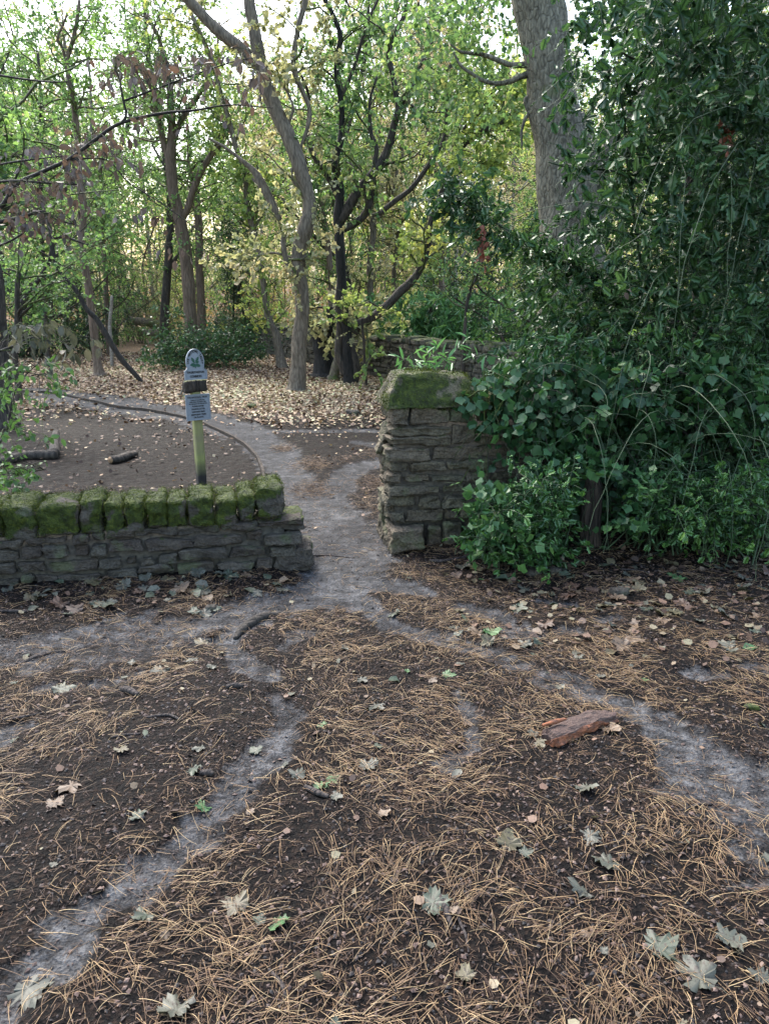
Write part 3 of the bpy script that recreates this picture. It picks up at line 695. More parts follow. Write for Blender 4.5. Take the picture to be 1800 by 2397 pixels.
def make_tree(name, label, cat, Y, trunk, limbs, bark, leafm, nsec=30, ntw=10, nlf=10, lsz=.07, tmpl=None, zmin=1.6, seed=1, group=None, base=None, secL=(.6, 1.6), twL=(.25, .6), trsides=16, ridge=.0, moss=0., droop=.05, up=.15, flare=1.5, extra=None, twigr=.004, trmat=None, secup=.2, spread=None):
    rg = np.random.default_rng(seed)
    P, r = limbpts(trunk, Y)
    if base is None: base = P[0]
    b = np.array([P[0][0], P[0][1], float(hgt(P[0][0], P[0][1]))])
    if flare:
        dz = P[0]-b; P[0] = b+np.array([0, 0, .02]); P = np.vstack([b-[0, 0, .18], P[:1], P[:1]*.82+P[1:2]*.18, P[1:]]); r = np.concatenate([[r[0]*flare*1.15], [r[0]*flare], [r[0]*1.08], r[1:]])
    t = thing(name, label, cat, b, group)
    a = Acc(); C0, r0 = draw_limb(a, P, r, trsides, seed, ridge, .14, .03, moss=moss); 
    a.build('trunk', trmat or bark, t)
    src = [(C0, r0)]
    for li, L in enumerate(limbs):
        P2, r2 = limbpts(L, Y)
        d_ = np.linalg.norm(C0-P2[0], axis=1); i_ = d_.argmin()
        if d_[i_] < .45: P2[0] = C0[i_]*.75+P2[0]*.25
        la = Acc(); C, rr = draw_limb(la, P2, r2, 9, seed+li*7, 0, .14, .03, moss=moss*.8); la.build('limb', bark, t); src.append((C, rr))
    if nsec:
        S0, D0, Rr = [], [], []
        Pn = np.concatenate([c for c, _ in src]); Rn = np.concatenate([q for _, q in src]); Tn = np.concatenate([norm(np.gradient(c, axis=0)) for c, _ in src])
        ok = np.where(Pn[:, 2] > zmin)[0]
        if len(ok) == 0: ok = np.arange(len(Pn))
        w = 1/(Rn[ok]+.03); i = rg.choice(ok, nsec, p=w/w.sum())
        d = rg.normal(size=(nsec, 3)); d[:, 2] = d[:, 2]*.5+secup; d = norm(norm(d)+Tn[i]*.5)
        if spread is not None: d = norm(d+np.array(spread))
        sec = spray(Pn[i], d, rg.uniform(*secL, nsec), 7, rg, -up*.3, .28)
        wd = Acc(); rs = np.minimum(Rn[i]*.5, .016+.012*rg.random(nsec)); tubes(wd, sec, rs, rs*.3, 4)
        A, D = along(sec, ntw, rg, .15, 1.0); n = len(A); dd = norm(D*.6+rg.normal(size=(n, 3)))
        tw = spray(A, dd, rg.uniform(*twL, n), 4, rg, droop, .25); tubes(wd, tw, twigr, twigr*.5, 3)
        wd.build('twigs', bark if bark is not M['birch'] else M['twig'], t)
        lf = Acc(); Pl, Dl = along(tw, nlf, rg, .15, 1.0); tc = np.repeat(rg.random(n), nlf); col = np.clip(.3+.5*(fbm(Pl*1.1, 2, seed)+.1)+.35*(tc-.5)+.25*(rg.random(len(Pl))-.3), 0, 1)
        leafup(lf, tmpl or TQ, Pl, Dl, lsz, rg, .35, col); lf.build('crown', leafm, t)
    return t
# crooked sycamore in the middle
make_tree('sycamore_tree', 'thick crooked grey trunk in the middle with a mossy upper limb, brown leaves around', 'tree', 14.0,
  lim(c3, [(1283, 572, 74), (1288, 480, 64), (1292, 380, 62), (1303, 250, 60), (1302, 150, 58), (1292, 60, 60)]) + lim(c1, [(1292, 1105, 60), (1300, 1050, 62), (1325, 980, 64), (1338, 900, 58), (1325, 820, 55), (1290, 700, 60), (1250, 600, 60), (1195, 490, 55), (1160, 400, 52), (1130, 290, 48), (1108, 190, 46), (1098, 90, 44), (1075, -20, 42), (1060, -250, 36), (1090, -500, 24)]),
  [lim(c1, [(1130, 290, 40), (1050, 215, 42), (960, 145, 42), (880, 70, 40), (800, -20, 38), (700, -160, 30), (560, -330, 18)]),
   lim(c1, [(1300, 840, 14), (1260, 760, 12), (1300, 640, 10), (1340, 500, 16), (1310, 400, 18), (1275, 320, 20), (1265, 240, 22), (1290, 120, 20), (1320, 0, 20), (1350, -200, 12)]),
   lim(c1, [(1240, 560, 12), (1265, 470, 10), (1240, 400, 9), (1200, 350, 8)]),
   lim(c1, [(1255, 1200, 26), (1240, 1130, 24), (1225, 1060, 22), (1228, 1015, 20)]), lim(c1, [(1235, 1115, 12), (1190, 1095, 8), (1110, 1105, 6)])],
  M['barkA'], M['lf_dry'], 34, 9, 12, .075, TI, 2.2, 101, trsides=26, moss=.12, flare=1.25)
# broken hanging limb of it
make_tree('broken_limb', 'broken grey limb hanging down left of the crooked middle trunk', 'branch', 14.2,
  lim(c1, [(1205, 955, 30), (1180, 890, 34), (1150, 830, 36), (1125, 785, 34), (1095, 740, 24), (1040, 690, 14), (985, 650, 11), (900, 600, 9)]), [lim(c1, [(1140, 820, 20), (1105, 790, 12), (1085, 770, 6)])], M['barkA'], M['lf_dry'], 0, seed=33, flare=0)
# black forked tree
make_tree('forked_tree', 'dark forked tree with a black burnt stem and spreading limbs, right of the crooked trunk', 'tree', 15.0,
  lim(c3, [(1515, 535, 62), (1500, 440, 52), (1497, 330, 44), (1480, 200, 42), (1476, 100, 40), (1472, 0, 38)]) + lim(c1, [(1465, 1000, 40), (1462, 920, 40), (1470, 830, 36), (1455, 750, 32), (1448, 680, 30), (1475, 600, 26), (1480, 520, 22), (1472, 420, 22), (1458, 340, 20), (1462, 240, 20), (1470, 150, 18), (1440, 60, 17), (1400, -30, 16), (1380, -250, 12)]),
  [lim(c3, [(1560, 540, 50), (1535, 480, 44), (1515, 400, 38), (1500, 330, 34), (1495, 260, 28)]),
   lim(c3, [(1455, 515, 46), (1465, 420, 40), (1468, 300, 30), (1460, 180, 26), (1470, 60, 22)]),
   lim(c1, [(1478, 960, 42), (1510, 890, 44), (1545, 830, 40), (1590, 775, 36), (1640, 710, 34), (1680, 620, 30), (1720, 480, 26), (1765, 400, 22), (1850, 340, 18), (1950, 285, 14), (2020, 220, 9)]),
   lim(c1, [(1722, 480, 20), (1700, 340, 22), (1680, 240, 22), (1705, 150, 20), (1745, 60, 18), (1755, -60, 14), (1800, -300, 8)]),
   lim(c1, [(1735, 440, 16), (1790, 330, 14), (1850, 220, 13), (1890, 150, 12), (1930, 60, 9), (1990, -60, 7)]),
   lim(c1, [(1478, 420, 14), (1515, 330, 14), (1555, 210, 13), (1590, 90, 12), (1640, -20, 10), (1700, -200, 6)]),
   lim(c1, [(1490, 1000, 26), (1540, 960, 30), (1580, 920, 30), (1605, 850, 26), (1615, 740, 22), (1625, 640, 20), (1600, 560, 16), (1600, 440, 12), (1630, 330, 8)]),
   lim(c1, [(1450, 870, 22), (1435, 800, 20), (1395, 730, 20), (1345, 660, 18), (1330, 560, 15), (1340, 420, 13), (1300, 330, 10)]),
   lim(c1, [(1660, 905, 20), (1710, 865, 22), (1770, 820, 20), (1820, 760, 19), (1870, 690, 17), (1910, 620, 14), (1925, 500, 12), (1930, 380, 9)]),
   lim(c1, [(1610, 930, 14), (1640, 920, 18), (1662, 905, 20)])],
  M['barkB'], M['lf_oak'], 60, 9, 10, .062, TI, 3.0, 202, trsides=22, moss=.1, flare=1.1, twigr=.005, trmat=M['burnt'])
make_tree('curving_limb_tree', 'low burnt black bough bending right then rising as a slender curved grey limb', 'tree', 15.05,
  lim(c3, [(1525, 330, 46), (1545, 300, 44), (1580, 280, 42), (1640, 240, 38), (1690, 195, 34), (1730, 150, 34), (1800, 80, 32), (1845, -20, 25)]) + lim(c2, [(195, 975, 23), (232, 865, 20), (270, 765, 19), (335, 640, 18), (420, 565, 20), (505, 525, 15), (560, 470, 9)]),
  [lim(c2, [(345, 620, 12), (340, 560, 12), (400, 500, 11), (460, 400, 10), (500, 330, 7)]), lim(c2, [(250, 820, 8), (330, 740, 6), (420, 690, 5)])],
  M['barkB'], M['lf_yel'], 46, 9, 12, .075, TI, .9, 203, flare=0, moss=.06, twigr=.004, spread=(0, 0, -.1))
# stumps and stems near the fork
make_tree('burnt_stump', 'squat burnt stump with split top between the crooked trunk and the forked tree', 'stump', 16.3,
  lim(c3, [(1405, 512, 92), (1400, 450, 76), (1388, 390, 66), (1372, 330, 52), (1362, 285, 30)]), [lim(c3, [(1425, 420, 44), (1432, 330, 36), (1428, 260, 30), (1425, 215, 26)])], M['burnt'], M['lf_dry'], 10, 8, 10, .11, TS, .5, 204, ridge=.02, trsides=20)
make_tree('leaning_stem', 'mossy leaning stem propped behind the black forked trunk', 'tree', 15.8, lim(c3, [(1440, 500, 40), (1455, 450, 34), (1475, 400, 28), (1492, 350, 24), (1515, 290, 16)]), [], M['barkA'], M['lf_dry'], 6, 6, 8, .1, TS, .5, 205, moss=.4)
# tall straight trunk above the notice
make_tree('straight_tree', 'tall brown ribbed trunk above the notice post that forks high up', 'tree', 20.0,
  lim(c3, [(832, 405, 56), (828, 330, 54), (820, 200, 52)]) + lim(c1, [(808, 1150, 52), (795, 1040, 50), (775, 940, 48), (755, 850, 42), (742, 760, 40), (738, 690, 40), (745, 600, 34), (742, 500, 28), (735, 380, 22), (700, 200, 16), (640, 60, 12)]),
  [lim(c1, [(795, 960, 26), (815, 890, 28), (835, 820, 26), (870, 740, 24), (915, 665, 22), (948, 630, 18), (985, 520, 10)]),
   lim(c1, [(738, 720, 26), (715, 640, 24), (700, 580, 22), (680, 480, 20), (662, 400, 16), (650, 280, 10)]),
   lim(c1, [(745, 640, 24), (768, 560, 22), (795, 500, 22), (845, 430, 20), (890, 350, 17), (930, 240, 12), (950, 100, 9)])],
  M['barkBr'], M['lf_green'], 60, 8, 13, .072, TB, 2.6, 301, trsides=22, ridge=.006, flare=1.1, secL=(.8, 2.4))
make_tree('slim_tree', 'slimmer brown trunk standing close behind the tall ribbed trunk', 'tree', 24.0,
  lim(c3, [(872, 300, 38), (868, 180, 34), (862, 60, 32)]) + lim(c1, [(862, 1100, 32), (858, 950, 30), (848, 850, 28), (850, 780, 26), (895, 690, 18), (940, 620, 12)]), [lim(c1, [(850, 800, 20), (815, 720, 18), (820, 620, 14), (800, 480, 8)])],
  M['barkBr'], M['lf_oak'], 26, 8, 12, .075, TB, 2.2, 302, secL=(.8, 2.2))
make_tree('pale_leaning_tree', 'pale slender trunk leaning left, its mossy foot beside the back wall', 'tree', 18.8,
  lim(c3, [(1218, 478, 44), (1205, 400, 34), (1190, 335, 30), (1160, 260, 28), (1140, 130, 26), (1125, 10, 25)]) + lim(c1, [(1110, 1060, 24), (1085, 960, 24), (1065, 860, 22), (1060, 770, 20), (1030, 660, 20), (1000, 560, 19), (960, 420, 18), (930, 290, 17), (885, 190, 15), (835, 80, 14), (790, -30, 12)]), [lim(c1, [(1085, 960, 10), (1120, 860, 9), (1100, 760, 7)])],
  M['barkA'], M['lf_yel'], 62, 9, 12, .068, TI, .9, 303, moss=.1, secL=(.6, 1.8), flare=1.2)
make_tree('mossy_foot_tree', 'slim pale trunk with a dark mossy flared foot left of the notice post', 'tree', 16.6,
  lim(c3, [(432, 508, 42), (420, 440, 34), (408, 330, 32), (395, 230, 32), (380, 110, 30), (362, 10, 30)]) + lim(c1, [(355, 1040, 28), (362, 900, 28), (345, 760, 26), (335, 600, 24), (325, 480, 22), (310, 380, 20), (290, 270, 18), (320, 160, 15), (345, 0, 12)]), [lim(c1, [(325, 450, 14), (275, 220, 10), (250, 170, 9), (290, 60, 7)])],
  M['barkBr'], M['lf_green'], 46, 8, 12, .068, TB, 2.2, 304, moss=.12, flare=1.6, secL=(.7, 2.0))
make_tree('arching_branch', 'bare dark branch arching down to the leaf litter in front of the slim trunk', 'branch', 15.2,
  lim(c3, [(625, 555, 14), (585, 510, 22), (530, 450, 24), (490, 390, 24), (450, 320, 24), (415, 265, 22), (375, 225, 20), (330, 150, 18), (265, 75, 17)]) + lim(c1, [(240, 1120, 18), (225, 1060, 18), (218, 1000, 16), (195, 940, 15), (170, 915, 13), (100, 935, 12), (0, 960, 14), (-80, 990, 16)]),
  [lim(c1, [(228, 1075, 16), (210, 1140, 20), (175, 1200, 18), (120, 1275, 20), (88, 1320, 22), (85, 1410, 26), (88, 1470, 24)]), lim(c1, [(230, 1030, 12), (280, 1025, 11), (340, 1045, 8), (430, 1080, 5)])],
  M['twig'], M['lf_green'], 16, 6, 8, .08, TB, 1.6, 305, flare=0, moss=.15)
# saplings and thin stems
thin = [
 ('sapling', 'thin dark sapling standing in front of the back wall near the holly', 'sapling', 13.2, lim(c4, [(337, 452, 20), (342, 380, 15), (350, 290, 14), (358, 200, 14), (372, 130, 13), (395, 90, 11)]) + lim(c2, [(415, 1110, 8), (425, 1000, 6), (430, 900, 5)]), 'barkB', 'lf_green', 8, .9),
 ('red_stem', 'thin reddish dead stem leaning by the wall right of the forked tree', 'sapling', 14.6, [(857, 865, 6), (853, 815, 6), (848, 770, 5), (846, 745, 4)], 'deadwood', 'lf_dry', 2, .3),
 ('slim_tree', 'slim trunk with yellow leaves beyond the back wall, left of the dark sapling', 'tree', 21.5, lim(c4, [(275, 380, 28), (262, 300, 26), (248, 220, 24), (245, 130, 24), (250, 40, 22)]) + lim(c2, [(248, 1000, 20), (262, 850, 18), (250, 700, 16), (270, 520, 14), (265, 380, 10)]), 'barkBr', 'lf_yel', 40, 1.2),
 ('slim_tree', 'thin paired stems beyond the back wall, between the wall top and yellow leaves', 'tree', 20.0, lim(c4, [(168, 385, 18), (180, 300, 14), (205, 200, 12), (215, 100, 9)]), 'barkB', 'lf_yel', 16, .9),
 ('slim_tree', 'pale thin trunk beyond the wall, just right of the curved limb foot', 'tree', 23.0, [(938, 800, 13), (935, 745, 12), (925, 690, 12), (922, 640, 11), (930, 560, 10), (945, 460, 9), (940, 340, 8), (950, 200, 6)], 'barkA', 'lf_rust', 34, 1.5),
 ('slim_tree', 'grey trunk with a fork seen between the black stem and its right limbs', 'tree', 22.0, [(862, 790, 14), (866, 700, 15), (867, 620, 15), (873, 545, 15), (875, 515, 14), (892, 500, 11), (915, 470, 8), (930, 400, 6)], 'barkA', 'lf_rust', 36, 1.5),
 ('slim_tree', 'pinkish brown trunk just left of the black stem, beyond the stump', 'tree', 20.5, [(783, 840, 17), (778, 760, 16), (775, 690, 15), (772, 610, 14), (760, 520, 12), (742, 420, 10), (728, 300, 8)], 'barkBr', 'lf_oak', 36, 1.6),
 ('silver_birch', 'white speckled birch stem left of the slim mossy-footed trunk', 'tree', 24.0, [(152, 800, 13), (156, 720, 13), (158, 660, 12), (160, 600, 12), (163, 520, 10), (175, 400, 9), (178, 300, 8), (160, 180, 7), (150, 60, 5)], 'birch', 'lf_rust', 40, 2.5),
 ('silver_birch', 'pale birch stem with peeling bark right of the slim mossy-footed trunk', 'tree', 25.0, [(205, 790, 9), (205, 700, 9), (206, 600, 10), (210, 520, 9), (200, 420, 8), (215, 300, 7), (210, 150, 5)], 'birch', 'lf_green', 40, 2.2),
 ('slim_tree', 'thin reddish trunk behind the arching branch, left of the fallen brush', 'tree', 23.0, [(252, 780, 11), (250, 700, 11), (248, 640, 10), (240, 560, 9), (232, 470, 8), (240, 360, 7)], 'barkBr', 'lf_green', 30, 2.0),
 ('dead_stake', 'short bare grey dead stem standing behind the arching branch', 'sapling', 19.0, [(258, 800, 8), (258, 750, 8), (262, 700, 7), (260, 695, 4)], 'birch', 'lf_dry', 0, .3),
 ('slim_tree', 'dark thin trunk at the left behind the curved branch', 'tree', 19.0, [(108, 800, 12), (106, 740, 11), (106, 660, 10), (100, 560, 9), (95, 430, 8), (98, 280, 7), (90, 120, 5)], 'barkB', 'lf_green', 60, 1.0),
 ('left_edge_tree', 'stout trunk at the left edge half hidden by green sprays', 'tree', 10.0, [(8, 1010, 74), (2, 930, 58), (-2, 850, 50), (-10, 740, 46), (-30, 560, 40), (-60, 300, 34)], 'barkB', 'lf_green', 40, 2.3),
 ('slim_tree', 'thin mossy trunk near the left edge rising at the end of the sandy path', 'tree', 12.6, [(45, 945, 18), (42, 900, 15), (36, 840, 13), (40, 760, 12), (46, 640, 10)], 'barkB', 'lf_green', 12, 1.2),
]
for i, (nm, lb, ct, Y, tr, bk, lf, ns, zm) in enumerate(thin):
    make_tree(nm, lb, ct, Y, tr, [], M[bk], M[lf], ns, 8, 12, .065 if Y < 18 else .075, TB if lf == 'lf_green' else TQ, zm, 400+i, trsides=9, secL=(.5, 1.9), flare=1.2 if ns else 1.0, group='slim trees around the clearing' if nm == 'slim_tree' else None)
# big oak on the right
OY = 9.4
make_tree('oak_tree', 'massive grey ridged oak trunk at upper right, partly hidden by holly', 'tree', OY,
  [(1345, 930, 205), (1345, 830, 170), (1342, 700, 150), (1335, 560, 138), (1322, 430, 122), (1308, 340, 100), (1290, 210, 94), (1277, 100, 94), (1258, 0, 98), (1240, -120, 100), (1225, -350, 88), (1215, -700, 66)],
  [[(1372, 600, 70, .1), (1382, 480, 74, .1), (1378, 410, 64, .1), (1362, 330, 50, .05), (1345, 270, 34, 0)],
   [(1372, 440, 44), (1402, 395, 36), (1424, 350, 32), (1432, 315, 28), (1450, 285, 26), (1490, 235, 24), (1530, 190, 22), (1580, 130, 16), (1640, 60, 10)],
   lim(c2, [(640, 285, 26), (560, 280, 20), (500, 262, 18), (440, 240, 16), (395, 235, 14), (335, 228, 9), (290, 190, 6)]),
   lim(c2, [(640, 310, 30), (590, 330, 22), (540, 352, 20), (480, 360, 17), (420, 345, 15), (380, 320, 13), (330, 285, 11), (300, 230, 7)]),
   lim(c2, [(655, 415, 30), (615, 425, 20), (612, 460, 15), (620, 490, 14), (600, 520, 13), (588, 575, 11), (592, 640, 7)])],
  M['barkO'], M['lf_oak'], 0, seed=500, trsides=72, ridge=.006, moss=.0, flare=1.05)
oak = [o for o in COL.objects if o.name == 'oak_tree'][0]
rg = np.random.default_rng(7)
def sprays_px(parent, mat, tm, lsz, n, poly, Y, m=8, L=(.25, .6), seed=0, tw='barkB', name='crown', droop=.1, fwd=.6, width=.003, wname='twigs', up=.8):
    """leafy sprays at real distances; poly = list of (px,py,radius px)"""
    rg = np.random.default_rng(seed); q = np.array(poly, float); w = q[:, 2]**2
    i = rg.choice(len(q), n, p=w/w.sum()); an = rg.uniform(0, 6.283, n); rr = np.sqrt(rg.random(n))*q[i, 2]
    Yd = rg.uniform(*Y, n); P = np.array([AT(q[k, 0]+r_*math.cos(t_), q[k, 1]+r_*math.sin(t_), y_) for k, r_, t_, y_ in zip(i, rr, an, Yd)])
    tws = spray(P, rg.normal(size=(n, 3))*[1, 1, .5], rg.uniform(*L, n), 4, rg, droop, .25)
    wd = Acc(); tubes(wd, tws, width, width*.5, 3); wd.build(wname, M[tw], parent)
    lf = Acc(); Pl, Dl = along(tws, m, rg, .1, 1); tc = np.repeat(rg.random(n), m); col = np.clip(.4+.5*(tc-.5)+.3*rg.normal(size=len(Pl))*.5+.2*fbm(Pl*1.5, 2, seed), 0, 1)
    leafup(lf, tm, Pl, Dl, lsz, rg, .3, col, up, fwd); lf.build(name, mat, parent)
sprays_px(oak, M['lf_oak'], TB, .07, 330, [(1060, 40, 90), (1150, 110, 70), (1080, 150, 70), (1000, 150, 60), (1160, 220, 50), (1040, 230, 50), (960, 60, 70), (1130, -30, 100), (1420, 20, 60), (1500, 60, 80)], (9.3, 11.2), 11, seed=8)
# ------------------------------------------------------------------ holly, ivy and their stump
def in_px(poly, n, Y, rg):                    # random points inside a picture polygon, each at its own real distance
    q = np.array(poly, float); lo, hi = q.min(0), q.max(0); out = []
    while len(out) < n:
        p = rg.uniform(lo, hi, (n*2, 2)); x, y = p[:, 0], p[:, 1]; ins = np.zeros(len(p), bool); j = len(q)-1
        for i in range(len(q)):
            c = ((q[i, 1] > y) != (q[j, 1] > y)) & (x < (q[j, 0]-q[i, 0])*(y-q[i, 1])/(q[j, 1]-q[i, 1]+1e-12)+q[i, 0]); ins ^= c; j = i
        out += list(p[ins])
    out = np.array(out[:n]); Yd = rg.uniform(*Y, n)
    return np.array([AT(a, b, c) for (a, b), c in zip(out, Yd)])
def foliage(parent, P, D, tm, mat, lsz, m, rg, L=(.2, .5), droop=.25, wander=.25, twm='twig', w=.003, name='foliage', wname='twigs', fwd=.5, up=.25, ldroop=.3, colb=.4, colr=.5, k=4, seed=0, zfloor=None):
    tw = spray(P, D, rg.uniform(*L, len(P)), k, rg, droop, wander)
    if zfloor is not None: tw[..., 2] = np.maximum(tw[..., 2], zfloor(tw[..., 0], tw[..., 1]))
    wd = Acc(); tubes(wd, tw, w, w*.5, 3, rg.random(len(P))); wd.build(wname, M[twm], parent)
    Pl, Dl = along(tw, m, rg, .05, 1); tc = np.repeat(rg.random(len(P)), m)
    col = np.clip(colb+colr*(tc-.5)+.3*(rg.random(len(Pl))-.5)+.3*fbm(Pl*1.6, 2, seed), 0, 1)
    lf = Acc(); leafup(lf, tm, Pl, Dl, lsz, rg, ldroop, col, up, fwd); lf.build(name, mat, parent)
rg = np.random.default_rng(77)
hb = np.array([3.55, 7.3, float(hgt(3.55, 7.3))])
ht_ = thing('holly_tree', 'large dark glossy holly tree filling the right side, branches drooping over the wall', 'holly tree', hb)
a = Acc()
for k, (dx, dy, hh, r_) in enumerate(((0, 0, 6.5, .11), (.35, .25, 6, .08), (-.5, .2, 5.5, .07), (.9, -.5, 5.8, .08), (.1, -.9, 5, .06))):
    P = np.array([hb+[dx, dy, -.15], hb+[dx*1.2, dy*1.1, hh*.3], hb+[dx*1.6-.1, dy*1.5, hh*.65], hb+[dx*2, dy*2, hh]])
    tube(a, crom(P, 24), np.linspace(r_, .02, 24), 10, .15, k)
a.build('trunk', M['barkB'], ht_)
# main visible boughs
BR = [lim(c2, [(1250, 1250, 26, .5), (1180, 1245, 20, .2), (1080, 1225, 17, 0), (980, 1218, 15, -.1), (850, 1175, 14, -.2), (720, 1110, 13, -.3), (600, 1035, 12, -.4), (480, 965, 10, -.4), (380, 915, 8, -.4), (300, 860, 6, -.4), (255, 828, 4, -.4)]),
      lim(c2, [(1300, 800, 14, .4), (1060, 752, 11, .2), (940, 730, 9, 0), (820, 722, 7, -.1), (700, 700, 5, -.2)]),
      lim(c2, [(1140, 1300, 12, .3), (1090, 1050, 13, .3), (1060, 800, 12, .2), (1040, 620, 11, .1), (1030, 480, 9, 0), (1000, 330, 6, 0)]),
      lim(c2, [(1500, 900, 14, .6), (1300, 1010, 11, .3), (1000, 1005, 9, 0), (860, 1000, 7, -.1), (760, 1010, 5, -.2)]),
      lim(c2, [(1661, 100, 22, .8), (1500, 175, 18, .4), (1350, 215, 14, .2), (1150, 270, 10, 0), (1000, 220, 6, -.2)]),
      lim(c2, [(1700, 560, 16, .6), (1560, 610, 14, .4), (1400, 700, 12, .2), (1250, 860, 9, .1)]),
      lim(c4, [(1700, 280, 20, .5), (1500, 330, 26, .3), (1250, 290, 26, .1), (1100, 360, 24, 0), (950, 415, 18, 0), (860, 440, 12, 0)]),
      lim(c4, [(1600, 430, 12, .2), (1480, 395, 11, .1), (1300, 385, 10, 0), (1180, 400, 7, 0)]),
      lim(c4, [(1360, 700, 12, -.5), (1400, 740, 14, -.6), (1425, 800, 14, -.6), (1405, 880, 13, -.6), (1375, 960, 12, -.6), (1360, 1040, 10, -.6)])]
bt = []
for k, L in enumerate(BR):
    P, r_ = limbpts(L, 6.0); la = Acc(); C, rr = draw_limb(la, P, r_, 8, 900+k, 0, .1, .02); la.build('bough', M['greentwig'] if k in (0, 1, 2, 3, 8) else M['barkB'], ht_); bt.append(C)
# twigs from the boughs
A = np.concatenate([c[3:] for c in bt[:4]]); i = rg.integers(0, len(A), 170)
foliage(ht_, A[i]+rg.normal(size=(170, 3))*.03, rg.normal(size=(170, 3))*[1, 1, .6], TH, M['holly'], .062, 8, rg, (.2, .45), .12, twm='greentwig', w=.003, colb=.45)
i = rg.integers(0, len(bt[0])-14, 110)+12
foliage(ht_, bt[0][i]+rg.normal(size=(110, 3))*.03, rg.normal(size=(110, 3))*[1, 1, .6]+[-.4, 0, .2], TH, M['holly'], .06, 7, rg, (.18, .4), .1, twm='greentwig', w=.003, colb=.3)
cen = AT(1750, 700, 7.0)
def hol(poly, n, Y, m=8, lsz=.078, mat='holly', tm=TH, L=(.22, .55), colb=.46, droop=.28, twm='greentwig', seed=0, out=.7, ldroop=.35):
    P = in_px(poly, n, Y, rg); D = norm(P-cen)*out+rg.normal(size=(n, 3))*[.7, .7, .5]
    foliage(ht_, P, D, tm, M[mat], lsz, m, rg, L, droop, twm=twm, colb=colb, seed=seed, ldroop=ldroop)
hol([(1500, -160), (2000, -160), (2000, 980), (1450, 980), (1370, 890), (1450, 740), (1530, 600), (1560, 420), (1520, 220), (1540, 0)], 2100, (5.0, 7.8), seed=1)
hol([(1350, -120), (1560, -120), (1560, 300), (1500, 520), (1450, 640), (1380, 420), (1345, 200)], 150, (5.6, 7.4), 8, seed=2, droop=.5)
hol([(1250, 600), (1420, 600), (1500, 720), (1400, 900), (1200, 900), (1180, 830), (1260, 760)], 250, (5.6, 7.0), 8, seed=3, colb=.6)
hol([(1680, -160), (2300, -160), (2300, 1000), (1560, 1000)], 850, (7.8, 10.5), 8, .085, tm=TO, seed=4)
hol([(1230, 800), (1900, 700), (1900, 1180), (1500, 1180), (1500, 1100), (1300, 980), (1220, 900)], 760, (5.1, 5.9), 7, .056, 'hollyl', seed=5, colb=.38, twm='greentwig')
# thin arching stems
n = 45; P0 = in_px([(1450, 300), (1900, 250), (1900, 800), (1500, 850)], n, (5.0, 7.0), rg)
st_ = spray(P0, rg.normal(size=(n, 3))*[.8, .5, .2]+[-.2, -.3, .4], rg.uniform(.8, 2.2, n), 12, rg, .24, .10)
a = Acc(); tubes(a, st_, .003, .0015, 4, rg.random(n)); a.build('thin_stems', M['greentwig'], ht_)
n = 80; P0 = in_px([(1300, 900), (1850, 850), (1850, 1150), (1400, 1150)], n, (4.6, 5.3), rg)
st_ = spray(P0, rg.normal(size=(n, 3))*[.9, .5, .3]+[0, -.2, .5], rg.uniform(.5, 1.4, n), 12, rg, .26, .12); st_[..., 2] = np.maximum(st_[..., 2], .05)
a = Acc(); tubes(a, st_, .003, .0015, 4, rg.random(n)); a.build('thin_stems', M['greentwig'], ht_)
# dead leaf bunches caught in the holly
for k, (px, py, Y, n) in enumerate(((1127, 560, 5.5, 26), (1130, 600, 5.5, 14), (1455, 660, 5.2, 5), (1700, 290, 5.4, 24), (1690, 320, 5.4, 12))):
    p = AT(px, py, Y); b_ = thing('dead_leaf_bunch', ['bunch of shrivelled red brown leaves hanging at the tip of the long holly bough', 'small red brown leaf bunch just below the bigger hanging bunch', 'single curled tan leaf caught on the holly bough', 'rusty dead leaf bunch high inside the dark holly', 'second rusty leaf bunch below the one high in the dark holly'][k], 'dead leaves', p)
    a = Acc(); Pp = p+rg.normal(size=(n, 3))*[.02, .02, .045]; leafup(a, TO, Pp, np.tile([0, 0, -1.], (n, 1)), .055, rg, .8, rg.random(n)); a.build('leaves', M['lf_dead' if k != 2 else 'lf_brown'], b_)
# ivy on the wall
iv = thing('ivy', 'dark green ivy climbing thickly over the higher stone wall', 'ivy', WR0+WRD*1.2+Zv*.1)
n = 5200; s = rg.uniform(.42, 4.4, n); z = rg.uniform(.12, 1.22, n); edge = .74+.22*np.cos((z-.3)*5)+.12*vnoise(np.stack([z*9, z*0, z*0], -1), 4)
dens = sstep(-.12, .35, s-edge)*(.25+.75*sstep(2.6, 1.2, s)); k_ = rg.random(n) < dens; s, z = s[k_], z[k_]; n = len(s)
dep = np.abs(rg.normal(size=n))*.10+.01
P = WR0+WRD*s[:, None]-WRN*dep[:, None]+Zv*z[:, None]; P[z > 1.05] += WRN*rg.uniform(0, .4, ((z > 1.05).sum(), 1))
lf = Acc(); ax = rg.normal(size=(n, 3))*.6+[0, 0, -.7]; scatter(lf, TI, P, .055*rg.uniform(.5, 1.25, n), ax, -WRN+rg.normal(size=(n, 3))*.45+[0, 0, .35], np.clip(.4+.5*fbm(P*5, 2, 3)+.3*(rg.random(n)-.5), 0, 1)); lf.build('foliage', M['ivy'], iv)
n = 160; s = rg.uniform(.6, 4.2, n); P = WR0+WRD*s[:, None]-WRN*.03+Zv*1.15; vs = spray(P, rg.normal(size=(n, 3))*[.6, .1, .2]+[0, -.12, -1], rg.uniform(.4, 1.1, n), 10, rg, .1, .2)
vs[..., 2] = np.maximum(vs[..., 2], .1); a = Acc(); tubes(a, vs, .004, .002, 4); a.build('stems', M['twig'], iv)
